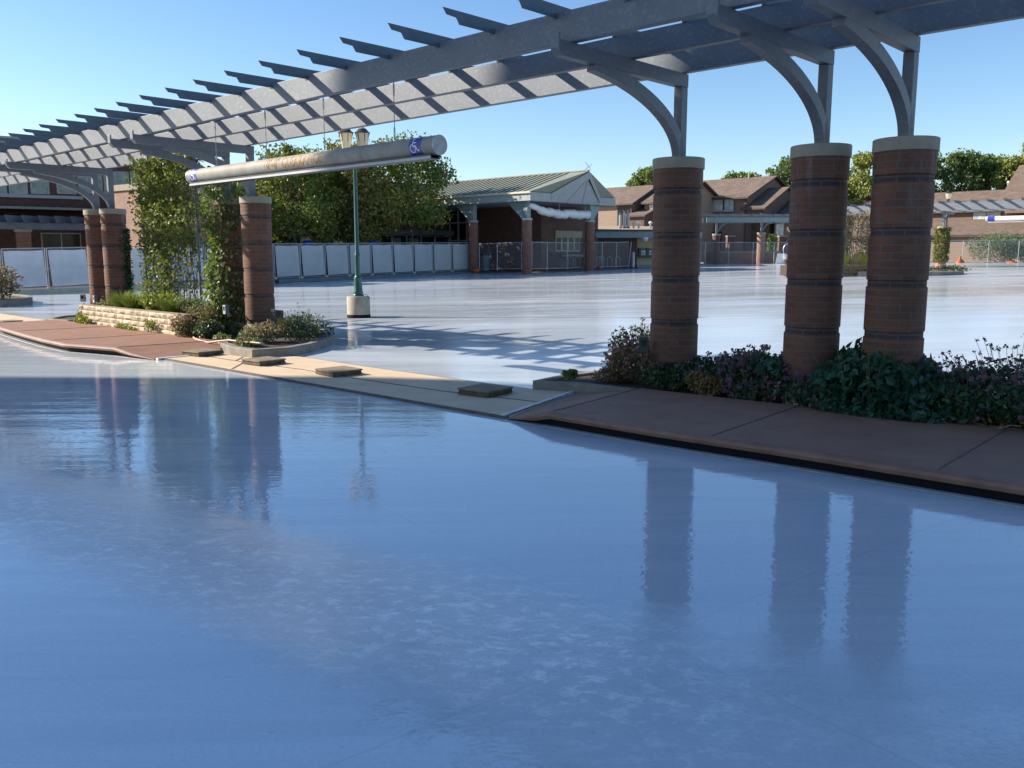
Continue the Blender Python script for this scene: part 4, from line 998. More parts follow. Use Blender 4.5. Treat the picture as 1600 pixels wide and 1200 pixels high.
# porch between the two houses
mb = MB(); gx = -2.4
o1, b1 = house(1052, 82.5, 'brown sided town house partly hidden by the near shaded column', 3.6, 4.2, 315, 288, 'sidingp')
window(o1, 2.6, zat(337, 84) - b1.z, .9, 1.9, .02, panes=1, glass='winw', fm='trimb')
o2 = thing('porch', 'small shingled porch roof over a dark entry between the town houses', 'porch', base(1003, 83.2), RZ)
bz = o2.location.z
gable(o2, 0, 1.8, 2.2, zat(362, 83) - bz, zat(337, 83) - bz, zat(325, 84) - bz, 'sidingd', ov=.3)
o, b = house(1158, 85, 'brown town house with upper window in the gap between the shaded columns', 9, 5.4, 309, 279.5, 'siding')
window(o, 3.0, zat(321, 87) - b.z, 1.15, 1.5, .02, panes=1, glass='winw', fm='trimb'); window(o, 1.75, zat(321, 86) - b.z, 1.0, 1.5, .02, panes=1, glass='winw', fm='trimb')
mb = MB(); mb.b2(1.2, 3.8, 0, .08, zat(333, 86) - b.z, zat(330.5, 86) - b.z); mb.build('window_ledge', M['soffit'], o)
mb = MB(); mb.b2(-.10, .04, -.05, .10, 0, zat(309, 85) - b.z); mb.build('corner_trim', M['trimb'], o)
mb = MB(); mb.b2(4.4, 5.4, -.6, .5, 0, zat(340, 86) - b.z); mb.build('chimney_breast', M['siding'], o)
mb = MB(); mb.tube([(2.6, -5.3, zat(283, 90) - b.z - .6), (2.6, -5.3, zat(274, 90) - b.z)], .12, 8); mb.build('roof_vent', M['conc'], o)
window(o, 3.3, zat(376, 86) - b.z, 1.6, 1.6, .02, panes=2, glass='window', fm='trimb')
q = base(1158, 85) + Vector((-DV[0] * 1.86, -DV[1] * 1.86, 0)); q.z = g(q.x, q.y) - .05
o = thing('town_house', 'lower gabled wing with dark recessed entry right of the windowed town house', 'house', q, RZ, 'brown town houses behind the rink')
Yq = q.y; gable(o, .0, 1.9, 4.6, zat(345, Yq) - q.z, zat(325.5, Yq) - q.z, zat(296, Yq + 3.2) - q.z, 'sidingd', ov=.35)
mb = MB(); mb.b2(.0, .18, -.18, .0, 0, zat(325, Yq) - q.z); mb.build('porch_post', M['siding'], o)
mb = MB(); mb.b2(.0, 1.9, -9.0, -1.4, 0, zat(345, Yq) - q.z - .01); mb.build('back_wall', M['sidingd'], o)
q2 = q + Vector((-DV[0] * 4.2 + NV[0] * -1.2, -DV[1] * 4.2 + NV[1] * -1.2, 0)); q2.z = g(q2.x, q2.y) - .05
o = thing('town_house', 'lowest brown gabled wing beside the second shaded column', 'house', q2, RZ, 'brown town houses behind the rink')
gable(o, 0, 3.6, 4.4, 0, zat(345, q2.y) - q2.z, zat(312, q2.y + 3.1) - q2.z, 'siding', ov=.35)
window(o, 3.0, zat(358, q2.y + 2) - q2.z, .7, 1.3, .02, panes=2, glass='winw', fm='frame')
# --- houses at right
b = base(1700, 84); o = thing('town_house', 'long brown shingled house across the right side behind the far pergola', 'house', b, RZ, 'brown town houses behind the rink')
gable(o, 0, 34, 5.2, 0, zat(331, 93) - b.z, zat(303, 97) - b.z, 'siding')
for x in (9.7,): window(o, x, zat(339, 91) - b.z, 2.6, .8, .02, panes=2, glass='winw', fm='trimb')
mb = MB(); mb.tube([(9, -4.6, zat(303, 97) - b.z - .8), (9, -4.6, zat(294, 97) - b.z)], .17, 8); mb.lathe([(.26, zat(294, 97) - b.z), (.2, zat(292, 97) - b.z + .1)], 9, -4.6, 8); mb.build('roof_vent', M['soffit'], o)
b2_ = b + Vector((NV[0] * 4.6, NV[1] * 4.6, 0)); b2_.z = g(b2_.x, b2_.y) - .05; Yb = 84 - 4.6 * .728 + 5
# lean-to garage wing
gr = thing('garage_wing', 'low pinkish walled wing with long shed roof behind the chain-link fence', 'house', b2_, RZ)
zE, zR = zat(365, Yb) - b2_.z, zat(343, Yb + 4) - b2_.z
mb = MB(); mb.b2(-3, 26, -4.55, 0, 0, zE - .02); mb.build('wall', M['sidingp'], gr)
mb = MB(); mb.quad((-3.4, .45, zE - .12), (26.4, .45, zE - .12), (26.4, -4.55, zR), (-3.4, -4.55, zR)); r_ = mb.build('roof', M['shingle'], gr)
mb = MB(); mb.quad((-3.4, .45, zE - .13), (26.4, .45, zE - .13), (26.4, .45, zE - .36), (-3.4, .45, zE - .36)); mb.quad((-3.4, .45, zE - .3), (26.4, .45, zE - .3), (26.4, 0, zE - .3), (-3.4, 0, zE - .3)); mb.quad((26.4, .45, zE - .13), (26.4, -4.55, zR - .02), (26.4, -4.55, zR - .3), (26.4, .45, zE - .36)); mb.build('roof_trim', M['trimb'], r_)
mb = MB(); mb.b2(12.2, 12.4, .0, .10, 0, zE - .3); mb.build('downpipe', M['trimb'], gr)
b3 = base(1665, 82.5); o = thing('town_house', 'taller brown house rising at the right frame edge with a dark eave', 'house', b3, RZ, 'brown town houses behind the rink')
gable(o, -2, 8.0, 6, zat(334, 85) - b3.z, zat(311, 85) - b3.z, zat(262, 90) - b3.z, 'siding', ov=.5)
mb = MB(); mb.b2(1.2, 3.6, .005, .10, zat(332, 85) - b3.z, zat(313.5, 85) - b3.z); mb.build('balcony_shade_panel', M['trimb'], o)  # dark panel on the wall standing for the shaded balcony recess
mb = MB(); mb.b2(-6, .6, -3.0, .6, 0, zat(284, 85) - b3.z); mb.build('front_bay', M['siding'], o)
mb = MB(); mb.b2(-6.3, .9, -3.0, .9, zat(284, 85) - b3.z, zat(281.5, 85) - b3.z); mb.build('bay_roof', M['trimb'], o)

# --- shelter pavilion
E1 = base(828, 49.3); E1.z = g(E1.x, E1.y)
sh = thing('shelter', 'open brick shelter with pale standing-seam metal roof and prow gable', 'shelter', E1, RZ)
z0 = E1.z; ze, zp = zat(302, 49.3) - z0, zat(272, 51.6) - z0; WD = 7.9; l1, l2, lc = 1.74, 6.35, 4.05; LR = 17.0
rf = MB(); A = (0, 0, ze); Fp = (0, -l1, ze); Fq = (0, -l2, ze); B_ = (0, -WD, ze); PK = (-.95, -lc, zp); RF = (LR, -lc, zp); AL = (LR, 0, ze); BL = (LR, -WD, ze)
rf.quad(A, PK, RF, AL); rf.quad(A, Fp, PK); rf.quad(B_, BL, RF, PK); rf.quad(B_, PK, Fq)
ro = rf.build('roof', M['roofg'], sh)
sm = MB()
for i in range(1, 34):
    x = i * LR / 34 - .45; f = (x + .95) / .95 if x < 0 else 1
    p = Vector((max(x, 0.02), 0, ze)) if x >= 0 else Vector((0, 0, ze)).lerp(Vector(PK), 0)
    q = Vector((x, -lc, zp)); 
    if x < .1: continue
    up = Vector((0, .01, .02)); sm.bar(p + up, q + up, .035, .035)
sm.build('roof_seam', M['seam'], ro)
mb = MB(); mb.bar((-.95, -lc, zp + .05), (LR, -lc, zp + .05), .18, .06); mb.build('ridge_cap', M['roofg'], ro)
fz = .50; fa = MB()
fa.quad((-.03, .03, ze - .03), (LR, .03, ze - .03), (LR, .03, ze - fz), (-.03, .03, ze - fz))
fa.quad((-.03, .03, ze - .03), (-.03, -l1, ze - .03), (-.03, -l1, ze - fz), (-.03, .03, ze - fz)); fa.quad((-.03, -l2, ze - .03), (-.03, -WD, ze - .03), (-.03, -WD, ze - fz), (-.03, -l2, ze - fz))
for P_, Q_ in ((Fp, PK), (Fq, PK)):
    P1, Q1 = Vector(P_) + Vector((-.05, 0, -.03)), Vector(Q_) + Vector((-.05, 0, -.03)); fa.quad(P1, Q1, Q1 - Vector((0, 0, .42)), P1 - Vector((0, 0, .42)))
fa.build('fascia', M['fascia'], sh)
gt = MB(); gt.b2(-.08, LR, .03, .13, ze - .10, ze + .01); gt.build('gutter', M['pale'], sh)
mb = MB(); s_ = MB(); lo_ = ze - fz
mb.quad((.0, 0, lo_), (LR, 0, lo_), (LR, -WD, lo_), (.0, -WD, lo_))
mb.quad((0, -l1 - .0, lo_), (0, -l2, lo_), (-.85, -lc, zp - .42)); mb.quad((0, -l1, lo_), (-.85, -lc, zp - .42), (0, -l1, ze - .3)); mb.quad((0, -l2, lo_), (0, -l2, ze - .3), (-.85, -lc, zp - .42))
mb.build('soffit', M['soffit'], sh)
mb = MB()
for f in (.3, .62):
    a_ = Vector((-.01, -l1 - (l2 - l1) * f, lo_ + .01)); mb.bar(a_, (-.86, -lc, zp - .42), .016, .016)
mb.build('soffit_joint', M['slate'], sh)
def tnl(p):  # world -> shelter local
    x, y = p[0] - E1.x, p[1] - E1.y; return (x * DV[0] + y * DV[1], x * NV[0] + y * NV[1])
for nm, u, Y in (('A', 740.5, 53.0), ('B', 823, 50.1), ('C', 920, 53.9)):
    p = base(u, Y); t, n = tnl(p); zb = p.z - z0; mb = MB(); hc = {'A': 349, 'B': 345.5, 'C': 348.5}[nm]; zc = zat(hc, Y) - z0; rr = .29
    mb.lathe([(rr, zb - .2), (rr, zc)], t, n, 28); c_ = mb.build('pillar', M['brickw'], sh, smooth='auto')
    mb = MB(); mb.lathe([(rr + .02, zc), (rr + .02, zc + .11)], t, n, 28); mb.build('pillar_cap', M['soffit'], c_, smooth='auto')
    mb = MB(); mb.box(t, n, (zc + lo_) / 2 + .05, .30, .30, lo_ - zc - .11); mb.build('steel_post', M['teal'], c_)
    mb = MB(); kk = 1 if nm != 'C' else -1; tri = [(.15, lo_ - .02), (1.5, lo_ - .02), (.15, lo_ - 1.15)] 
    if nm == 'C': mb.prism([(a, z) for a, z in tri], lambda a, z: (t - .03, n - a * .7, z), lambda a, z: (t + .03, n - a * .7, z))
    else: mb.prism(tri, lambda a, z: (t + a, n - .03, z), lambda a, z: (t + a, n + .03, z))
    mb.build('bracket', M['teal'], c_)
# walls under the roof: corner K
K_ = base(845, 54.0); kt, kn = tnl(K_); zk = K_.z - z0 - .1
mb = MB(); mb.b2(kt, kt + 5.6, kn - 5.7, kn, zk, lo_ - .01); mb.build('wall', M['brickdk'], sh)
G0 = kt + 5.6
mb = MB(); mb.b2(G0, LR, kn - 3.0, kn - 2.9 + 2.0, zk, lo_ - .01); mb.build('glazed_wall', M['window'], sh)
mb = MB(); yy = kn - .85
for x in [G0 + .15 + i * .85 for i in range(9)]: mb.b2(x, x + .09, yy - .05, yy + .05, zk, lo_ - .02)
for z in (2.1, 3.3): mb.b2(G0, LR - .1, yy - .05, yy + .045, zk + z, zk + z + .09)
mb.build('mullion', M['frame'], sh)
# right face windows (plane x = kt, facing the viewer's right)
yw = lambda u: None
mb = MB(); mb.b2(kt - .10, kt - .003, kn - 3.9, kn - 1.3, zat(372, 56) - z0, zat(362, 56) - z0); mb.build('window_lintel', M['conc'], sh)
for i in range(4): window(sh, kn - 1.6 - i * .62, zat(382, 56) - z0, .46, .80, kt - .06, 'y', panes=1, glass='window', fm='frame')
mb = MB(); mb.b2(kt - .32, kt - .003, kn - 4.9, kn - 1.6, zat(400.5, 56) - z0, zat(398, 56) - z0); mb.build('counter_ledge', M['conc'], sh)
# rolled white curtain between the front columns
o = thing('rolled_awning', 'bunched white fabric awning slung under the shelter gable', 'awning', E1, RZ)
pB_, pC_ = tnl(base(826, 49.9)), tnl(base(917, 53.7)); mb = MB(); pts = []; rs = []
for i in range(41):
    f = i / 40; sag = .36 * math.sin(math.pi * min(1, f * 1.15)) if f < .85 else .36 * math.sin(math.pi * .9775) + .02
    z = lo_ - .10 - .12 - .42 * math.sin(math.pi * min(f * 1.0, .62) ) * (1 if f < .62 else 1) + .025 * math.sin(f * 21)
    pts.append((pB_[0] + (pC_[0] - pB_[0]) * f, pB_[1] + (pC_[1] - pB_[1]) * f + .03 * math.sin(f * 40), z)); rs.append(.09 + .13 * min(1, f * 4) + .05 * math.sin(f * 24) ** 2)
mb.tube(pts, rs, 14)
mb.v = [(x + random.gauss(0, .014), y + random.gauss(0, .016), z + random.gauss(0, .014)) for x, y, z in mb.v]; mb.build('fabric', M['white'], o, smooth=True)
mb = MB()
for f in (.08, .5, .95): i = int(f * 40); mb.bar(pts[i], (pts[i][0], pts[i][1], lo_), .02, .02)
mb.build('tie', M['pipe'], o)
# aerial on the roof
o = thing('roof_aerial', 'thin tilted aerial on the ridge of the shelter roof', 'aerial', at(914, 273, 53), 0)
mb = MB(); k = 53 / F; mb.tube([(0, 0, -.2), (0, 0, .25)], .02, 5); mb.build('mast', M['chain'], o)
mb = MB(); mb.bar((-.05, 0, .25), (.42, 0, .62), .02, .02); mb.bar((.0, -.2, .72), (.38, .2, .32), .016, .016); mb.bar((.1, -.2, .52), (.15, .2, .2), .014, .014); mb.build('boom', M['chain'], o)
# bike racks and bicycle
for i, (u, Y) in enumerate(((891, 55), (902, 55.6), (909.5, 56), (934, 56.2), (938.5, 56.6), (951, 56.8), (963.5, 57.2))):
    p = base(u, Y); p.z = zat(418.5, Y); mb = MB(); hh = zat(401, Y) - p.z; rw = .16
    pl = [(-rw, 0, 0), (-rw, 0, hh - rw)] + [(-rw * math.cos(a), 0, hh - rw + rw * math.sin(a)) for a in [j * math.pi / 8 for j in range(1, 8)]] + [(rw, 0, hh - rw), (rw, 0, 0)]
    o = mb.tube(pl, .022, 6); ob = mb.build('bike_rack', M['pipe'], smooth=True); ob.location = p
    tag(ob, ('first', 'second', 'third', 'fourth', 'fifth', 'sixth', 'seventh')[i] + ' hoop bike rack from the left along the shelter wall', 'bike rack', 'steel hoop bike racks by the shelter')
p = base(866, 54.6); p.z = zat(420, 54.6); o = thing('bicycle', 'dark parked bicycle at the left end of the bike racks', 'bicycle', p, R(12))
for x in (-.52, .52):
    mb = MB(); mb.tube([(x + .33 * math.cos(a), 0, .34 + .33 * math.sin(a)) for a in [j * math.pi / 12 for j in range(25)]], .022, 6, cap=False); wv = mb.build('wheel', M['black'], o)
    mb = MB()
    for j in range(8): a = j * math.pi / 8; mb.bar((x - .32 * math.cos(a), 0, .34 - .32 * math.sin(a)), (x + .32 * math.cos(a), 0, .34 + .32 * math.sin(a)), .006, .006, (0, 1, 0))
    mb.build('spoke', M['chain'], wv)
mb = MB()
for a, b in (((-.52, .34), (-.12, .82)), ((-.12, .82), (.38, .84)), ((-.05, .30), (.38, .84)), ((-.05, .30), (-.16, .95)), ((-.52, .34), (-.05, .30)), ((.38, .95), (.52, .34))): mb.tube([(a[0], 0, a[1]), (b[0], 0, b[1])], .018, 6)
mb.build('frame', M['black'], o); mb = MB(); mb.box(-.17, 0, .97, .24, .12, .05); mb.build('saddle', M['black'], o); mb = MB(); mb.tube([(.38, -.26, 1.0), (.36, 0, .97), (.38, .26, 1.0)], .015, 6); mb.build('handlebar', M['black'], o)
mb = MB(); mb.box(.5, 0, .95, .3, .3, .22); mb.build('basket', M['black'], o)
# litter bin in the shelter
p = base(758, 53.6); p.z = zat(423, 53.6); o = thing('litter_bin', 'dark grey bin in the shelter beside its left pillar', 'bin', p)
mb = MB(); mb.lathe([(.26, 0), (.30, .75), (.31, .95)], n=16); mb.build('body', M['slate'], o, smooth='auto'); mb = MB(); mb.lathe([(.32, .95), (.30, 1.05), (.12, 1.15)], n=16); mb.build('lid', M['black'], o, smooth='auto')

# --- low kiosk right of the shelter
kb = base(1075, 56.0); kk = thing('kiosk', 'low flat-roofed brick kiosk between shelter and first column', 'kiosk', base(934, 58.5)); kz = kk.location.z; kx = kk.location.x
X = lambda u, Y=58.5: (u - 800) / F * Y - kx
zr0, zr1 = zat(372.5, 58.5) - kz, zat(360, 58.5) - kz
mb = MB(); mb.b2(X(924), X(994), .3, 6, -.2, zr0); mb.build('wall', M['brickdk'], kk)
mb = MB(); mb.b2(X(994), X(1085), .9, 6, -.2, zr0); mb.build('back_panel', M['tan'], kk)
mb = MB(); mb.b2(X(920), X(1090), -.5, 7, zr0, zr1 - .12); mb.build('fascia', M['teal'], kk)
mb = MB(); mb.b2(X(919), X(1091), -.6, 9, zr1 - .12, zr1 + .0); rr_ = mb.build('roof_edge', M['roofd'], kk)
mb = MB(); mb.quad((X(921), -.4, zr1 + .01), (X(1089), -.4, zr1 + .01), (X(1089) + 1.5, 12, zr1 + .62), (X(921) + 1, 12, zr1 + .62)); mb.build('roof', M['gravel'], kk)
mb = MB(); mb.b2(X(994), X(1085), .2, .9, -.2, .28); mb.b2(X(994), X(1085), -.1, .9, -.2, .12); mb.build('step', M['teal'], kk)
mb = MB(); mb.lathe([(.02, zr0 - .28), (.16, zr0 - .2), (.22, zr0 - .04), (.22, zr0 + .02)], X(1003), -.56, 14); mb.build('dome_lamp', M['white'], kk, smooth=True)
for i, u in enumerate((969, 976, 981.5)):
    o = thing('vent_pipe', ('left', 'middle', 'right')[i] + ' grey vent pipe standing on the kiosk roof', 'vent pipe', at(u, 356, 62), 0, 'vent pipes on the kiosk roof')
    hh = (356 - (333, 331, 330)[i]) * 62 / F
    mb = MB(); mb.tube([(0, 0, -.3), (0, 0, hh * .85)], .10, 8); mb.build('pipe', M['pipe'], o, smooth='auto'); mb = MB(); mb.tube([(0, 0, hh * .85), (0, 0, hh)], .06, 8); mb.lathe([(.16, -.05), (.11, .06)], n=8); mb.build('collar', M['chain'], o)
for i, (u, hh) in enumerate(((990, .35), (998, .4), (1016.5, .42))):
    o = thing('roof_cowl', ('small tan', 'white capped', 'larger white')[i] + ' cowl on the kiosk roof', 'roof cowl', at(u, 355, 62)); mb = MB(); mb.tube([(0, 0, -.3), (0, 0, hh * .7)], .07, 8); mb.build('stub', M['tan' if i == 0 else 'pipe'], o); mb = MB(); mb.lathe([(.13, hh * .6), (.15, hh * .8), (.05, hh)], n=10); mb.build('cap', M['tan' if i == 0 else 'white'], o)
for i, u in enumerate((1003.5, 1015.5)):
    o = thing('pay_phone', ('left', 'right')[i] + ' of two green hooded pay phones on the tan kiosk panel', 'pay phone', at(u, 395, 59.25), 0, 'green pay phones on the kiosk')
    mb = MB(); mb.prism([(-.26, .34), (.26, .20), (.26, -.30), (-.26, -.30)], lambda x, z: (x, -.22, z), lambda x, z: (x, .12, z)); mb.build('hood', M['green'], o, bevel=.02)
    mb = MB(); mb.box(.04, -.235, 0, .26, .03, .30); f_ = mb.build('phone', M['white'], o); mb = MB(); mb.box(.04, -.255, .02, .20, .012, .06); mb.box(.04, -.255, -.08, .2, .012, .04); mb.build('keypad', M['slate'], f_)
p = at(989, 418, 57); o = thing('bollard', 'grey round-topped bollard at the kiosk wall', 'bollard', p); mb = MB(); mb.lathe([(.11, 0), (.11, .92), (.085, .99), (.03, 1.02)], n=14); mb.build('post', M['pipe'], o, smooth='auto'); mb = MB(); mb.lathe([(.16, 0), (.16, .03)], n=14); mb.build('flange', M['slate'], o)

# --- far small pergola with brick wall
Yp = 66.5
fp = thing('far_pergola', 'small pale green steel pergola on brick piers between the near columns', 'pergola', base(1184, Yp)); fx, fz0 = fp.location.x, fp.location.z
XX = lambda u, Y=Yp: (u - 800) / F * Y - fx
zb0, zb1 = zat(350, Yp) - fz0, zat(340.5, Yp) - fz0
for dy in (0, 1.3):
    mb = MB(); mb.b2(XX(1099), XX(1250), dy - .05, dy + .05, zb0 + .05, zb1 - .05); mb.build('beam', M['teal' if dy == 0 else 'galv'], fp)
pr = [(-1.0, zb1 + .18), (-.9, zb1 + .02), (2.2, zb1 + .02), (2.3, zb1 + .18)]
for i in range(12):
    x = XX(1098) + i * .82; mb = MB(); mb.prism(pr, lambda a, z: (x + a * .9 - .02, a, z), lambda a, z: (x + a * .9 + .02, a, z)); mb.build('rafter', M['galv'], fp)
for i, (u, dy, vt, kind) in enumerate(((1115, 0, 369, 0), (1136.5, 2, 371, 1), (1184, 0, 367, 0), (1216, 2, 371, 1))):
    x = XX(u, Yp + dy); mb = MB(); zc = zat(vt, Yp + dy) - fz0; rr = .30 if kind == 0 else .28
    if kind == 0: mb.lathe([(rr, -.2), (rr, zc)], x, dy, 24)
    else: mb.b2(x - rr, x + rr, dy - rr, dy + rr, -.2, zc)
    c_ = mb.build('pier', M['brickl'] if u == 1184 else M['brickdk'], fp, smooth='auto' if kind == 0 else False)  # paler brick stands for the sunlit pier, darker brick for shaded ones
    mb = MB()
    if kind == 0: mb.lathe([(rr + .03, zc), (rr + .03, zc + .14)], x, dy, 24)
    else: mb.b2(x - rr - .03, x + rr + .03, dy - rr - .03, dy + rr + .03, zc, zc + .1)
    mb.build('pier_cap', M['cap'], c_)
    if kind == 0:
        mb = MB(); mb.b2(x - .07, x + .07, dy - .07, dy + .07, zc + .14, zb0 + .06); mb.tube([(x + .05, dy, zc + .3), (x + .35, dy, zc + .75), (x + .95, dy, zb0 + .1)], .07, 6); mb.build('bracket', M['galv'], c_)
lw = thing('brick_wall', 'low brick wall with pale coping under the far small pergola', 'wall', base(1130, Yp + .8)); lx, lz = lw.location.x, lw.location.z
mb = MB(); x0, x1 = (1097 - 800) / F * (Yp + .8) - lx, (1214 - 800) / F * (Yp + .8) - lx; zt = zat(395.5, Yp + .8) - lz
mb.b2(x0, x1, -.12, .15, -.2, zt); mb.build('brickwork', M['brickl'], lw); mb = MB(); mb.b2(x0, x1, -.2, .22, zt, zt + .14); mb.build('coping', M['cap'], lw)
p = at(1217, 414, 65.3); o = thing('sign_board', 'blank white A-frame board by the far pergola', 'sign board', p); mb = MB(); mb.prism([(-.33, 0), (.30, 0), (.36, .85), (-.27, .85)], lambda x, z: (x, .22 - z * .22 - .44, z), lambda x, z: (x, .24 - z * .22 - .44, z)); mb.build('panel', M['white'], o)
mb = MB(); mb.bar((.36, .05, .85), (.46, .25, 0), .03, .03); mb.bar((-.25, .05, .85), (-.3, .25, 0), .03, .03); mb.build('leg', M['slate'], o)
p = at(1228, 426, 60); o = thing('planter_tub', 'rusty metal planter stand at the edge of the second shaded column', 'planter', p); mb = MB(); mb.box(0, 0, .04, .8, .8, .07); mb.build('pallet', M['tan'], o); mb = MB(); mb.lathe([(.22, .08), (.16, .3), (.10, .6), (.2, .75), (.22, .9)], n=12); mb.build('pedestal', M['woodd'], o, smooth='auto'); mb = MB(); mb.lathe([(.24, .9), (.3, 1.2), (.32, 1.25)], n=12); mb.tube([(.25 * math.cos(a), 0, 1.55 + .4 * math.sin(a)) for a in [j * math.pi / 8 for j in range(17)]], .035, 6); mb.build('scroll_bowl', M['pipe'], o, smooth='auto')
bush('columnar_shrub', 'slender green shrub behind the far pergola piers', at(1205, 404, 68), .45, .4, 2.3, 700, .16, 'l_far', stems=10, rz=0)

# --- far right pergola with ivy column
Yr = 49.5
rp = thing('far_pergola', 'long white-lit steel pergola in the right background with ivy-clad column', 'pergola', base(1463, Yr)); rx_, rz_ = rp.location.x, rp.location.z
RX = lambda u, Y=Yr: (u - 800) / F * (Y * cp) - rx_ + 0
RX = lambda u, Y=Yr: (u - 800) / F * Y - rx_
rp.rotation_euler = (0, 0, RZ)
zb0, zb1 = zat(332, Yr) - rz_, zat(320, Yr) - rz_
for nn in (.45, -.45, -1.35):
    mb = MB(); mb.b2(-16, 5.8, nn - .05, nn + .05, zb0, zb1); mb.build('beam', M['galv'], rp)
pr = [(1.15, zb1 + .09), (1.1, zb1 + .02), (.95, zb1 - .05), (-1.85, zb1 - .05), (-2.0, zb1 + .02), (-2.05, zb1 + .09)]
for i in range(-19, 8):
    mb = MB(); mb.prism(pr, lambda a, z: (i * .816 - .012, a, z), lambda a, z: (i * .816 + .012, a, z)); mb.build('rafter', M['rafter'], rp)
zc = zat(355, Yr) - rz_
mb = MB(); mb.lathe([(.267, -.2), (.267, zc - .1)], 0, 0, 24); c_ = mb.build('column', M['brickl'], rp, smooth='auto'); mb = MB(); mb.lathe([(.285, zc - .1), (.285, zc)], 0, 0, 24); mb.build('column_cap', M['cap'], c_, smooth='auto')
mb = MB(); mb.b2(-.05, .05, -.06, .06, zc, zb0); mb.build('post', M['galv'], c_); mb = MB(); mb.tube([(0, -.03, zc + .05), (0, -.15, zc + .35), (0, -.5, zc + .62), (0, -1.2, zb0 - .02)], .055, 6); mb.b2(-.05, .05, -1.7, .5, zb0 - .12, zb0 - .002); mb.build('brace', M['galv'], c_)
o = thing('climbing_ivy', 'ivy sleeve round the column of the right background pergola', 'ivy', rp.location); N_ = 1700; a = rng.uniform(0, 6.28, N_); z = rng.uniform(.35, zc - .08, N_); rr = .30 + np.abs(rng.normal(0, .06, N_)); mb = MB(); mb.leaves(np.column_stack([rr * np.cos(a), rr * np.sin(a), z]), .11, .3, .8, np.column_stack([np.cos(a), np.sin(a), 0 * a])); mb.build('foliage', M['l_vine'], o)
mb = MB(); mb.tube([(.27, -.05, 0), (.29, 0, .6), (.27, .04, 1.4)], .02, 6); mb.build('stem', M['stem'], o)
o = thing('clearance_bar', 'pale hanging pipe with a blue end band in the right background', 'clearance bar', at(1541, 342, 45.5), RZ + math.pi)
mb = MB(); mb.tube([(0, 0, 0), (5.6, 0, 0)], .12, 16); mb.build('pipe', M['white'], o, smooth='auto'); mb = MB(); mb.tube([(.08, 0, 0), (.42, 0, 0)], .123, 16); mb.build('sign_band', M['blue'], o, smooth='auto'); mb = MB(); mb.b2(.1, 5.5, -.05, .05, -.2, -.16); mb.build('under_channel', M['pipe'], o)
for x in (.9, 2.3, 3.7): mb = MB(); mb.tube([(x, 0, .1), (x, 0, .42)], .01, 5); mb.build('chain', M['chain'], o)
# planter with dry trellis and grasses
pl_ = gnd(1372, 431.5); p0, p1 = gnd(1300, 432), gnd(1452, 430); 
o = thing('planter_wall', 'cream stone planter wall of the right background bed', 'planter wall', (0, 0, 0)); o.location = gnd(1345, 431.5); ox, oy, oz = o.location
m = stonewall(-3.0, 1.35, 0, 0, 0, (431 - 413.5) * oy / F); m.build('wall_face', M['stone'], o)
m = stonewall(1.35, 1.6, 0, 2.2, 0, (431 - 413.5) * oy / F); m.build('wall_return', M['stone'], o)
m = MB(); m.b2(-3, 1.3, .1, 2.2, 0, (431 - 415) * oy / F); m.build('bed_soil', M['soil'], o)
zt_ = oz + (431 - 415) * oy / F
for i, (u, dy) in enumerate(((1328, .5), (1343, .6), (1357, .5), (1310, .5))):
    x = (u - 800) / F * (oy + dy); oo = thing('ornamental_grass', ('left', 'middle', 'right', 'hidden left')[i] + ' pale green grass clump above the background stone planter', 'grass tuft', (x, oy + dy, zt_)); mb = MB()
    for k in range(160):
        a = random.uniform(0, 6.28); q = random.uniform(0, .26); l = random.uniform(.35, .75); s2 = q + random.uniform(.05, .22); mb.quad((q * math.cos(a) - .01, q * math.sin(a), 0), (q * math.cos(a) + .01, q * math.sin(a), 0), (s2 * math.cos(a), s2 * math.sin(a), l))
    mb.build('blade', M['l_yel' if i % 2 else 'l_dry'], oo)
oo = thing('dead_climber', 'dry brownish climber on the trellis behind the background planter', 'climber', ((1343 - 800) / F * (oy + 1.4), oy + 1.4, zt_)); sm = MB(); P = []
for i in range(60):
    p = [(random.uniform(-1.3, .45), random.uniform(-.1, .1), 0)]
    for k in range(9): p.append((p[-1][0] + random.uniform(-.08, .08), p[-1][1] + random.uniform(-.04, .04), p[-1][2] + .26))
    sm.tube(p, .011, 3, cap=False)
    for q in p: P += [(q[0] + random.gauss(0, .07), q[1] + random.gauss(0, .07), q[2] + random.gauss(0, .1)) for _ in range(5 if q[2] > .7 else 2)]
sm.build('stem', M['dry'], oo); mb = MB(); mb.leaves(P, .09, .2); mb.build('foliage', M['l_dry'], oo)
bush('shrub', 'leafy green shrub at the foot of the dry background climber', ((1350 - 800) / F * (oy + 1.2), oy + 1.2, zt_), .9, .3, .75, 700, .10, 'l_dark', stems=8, rz=0)
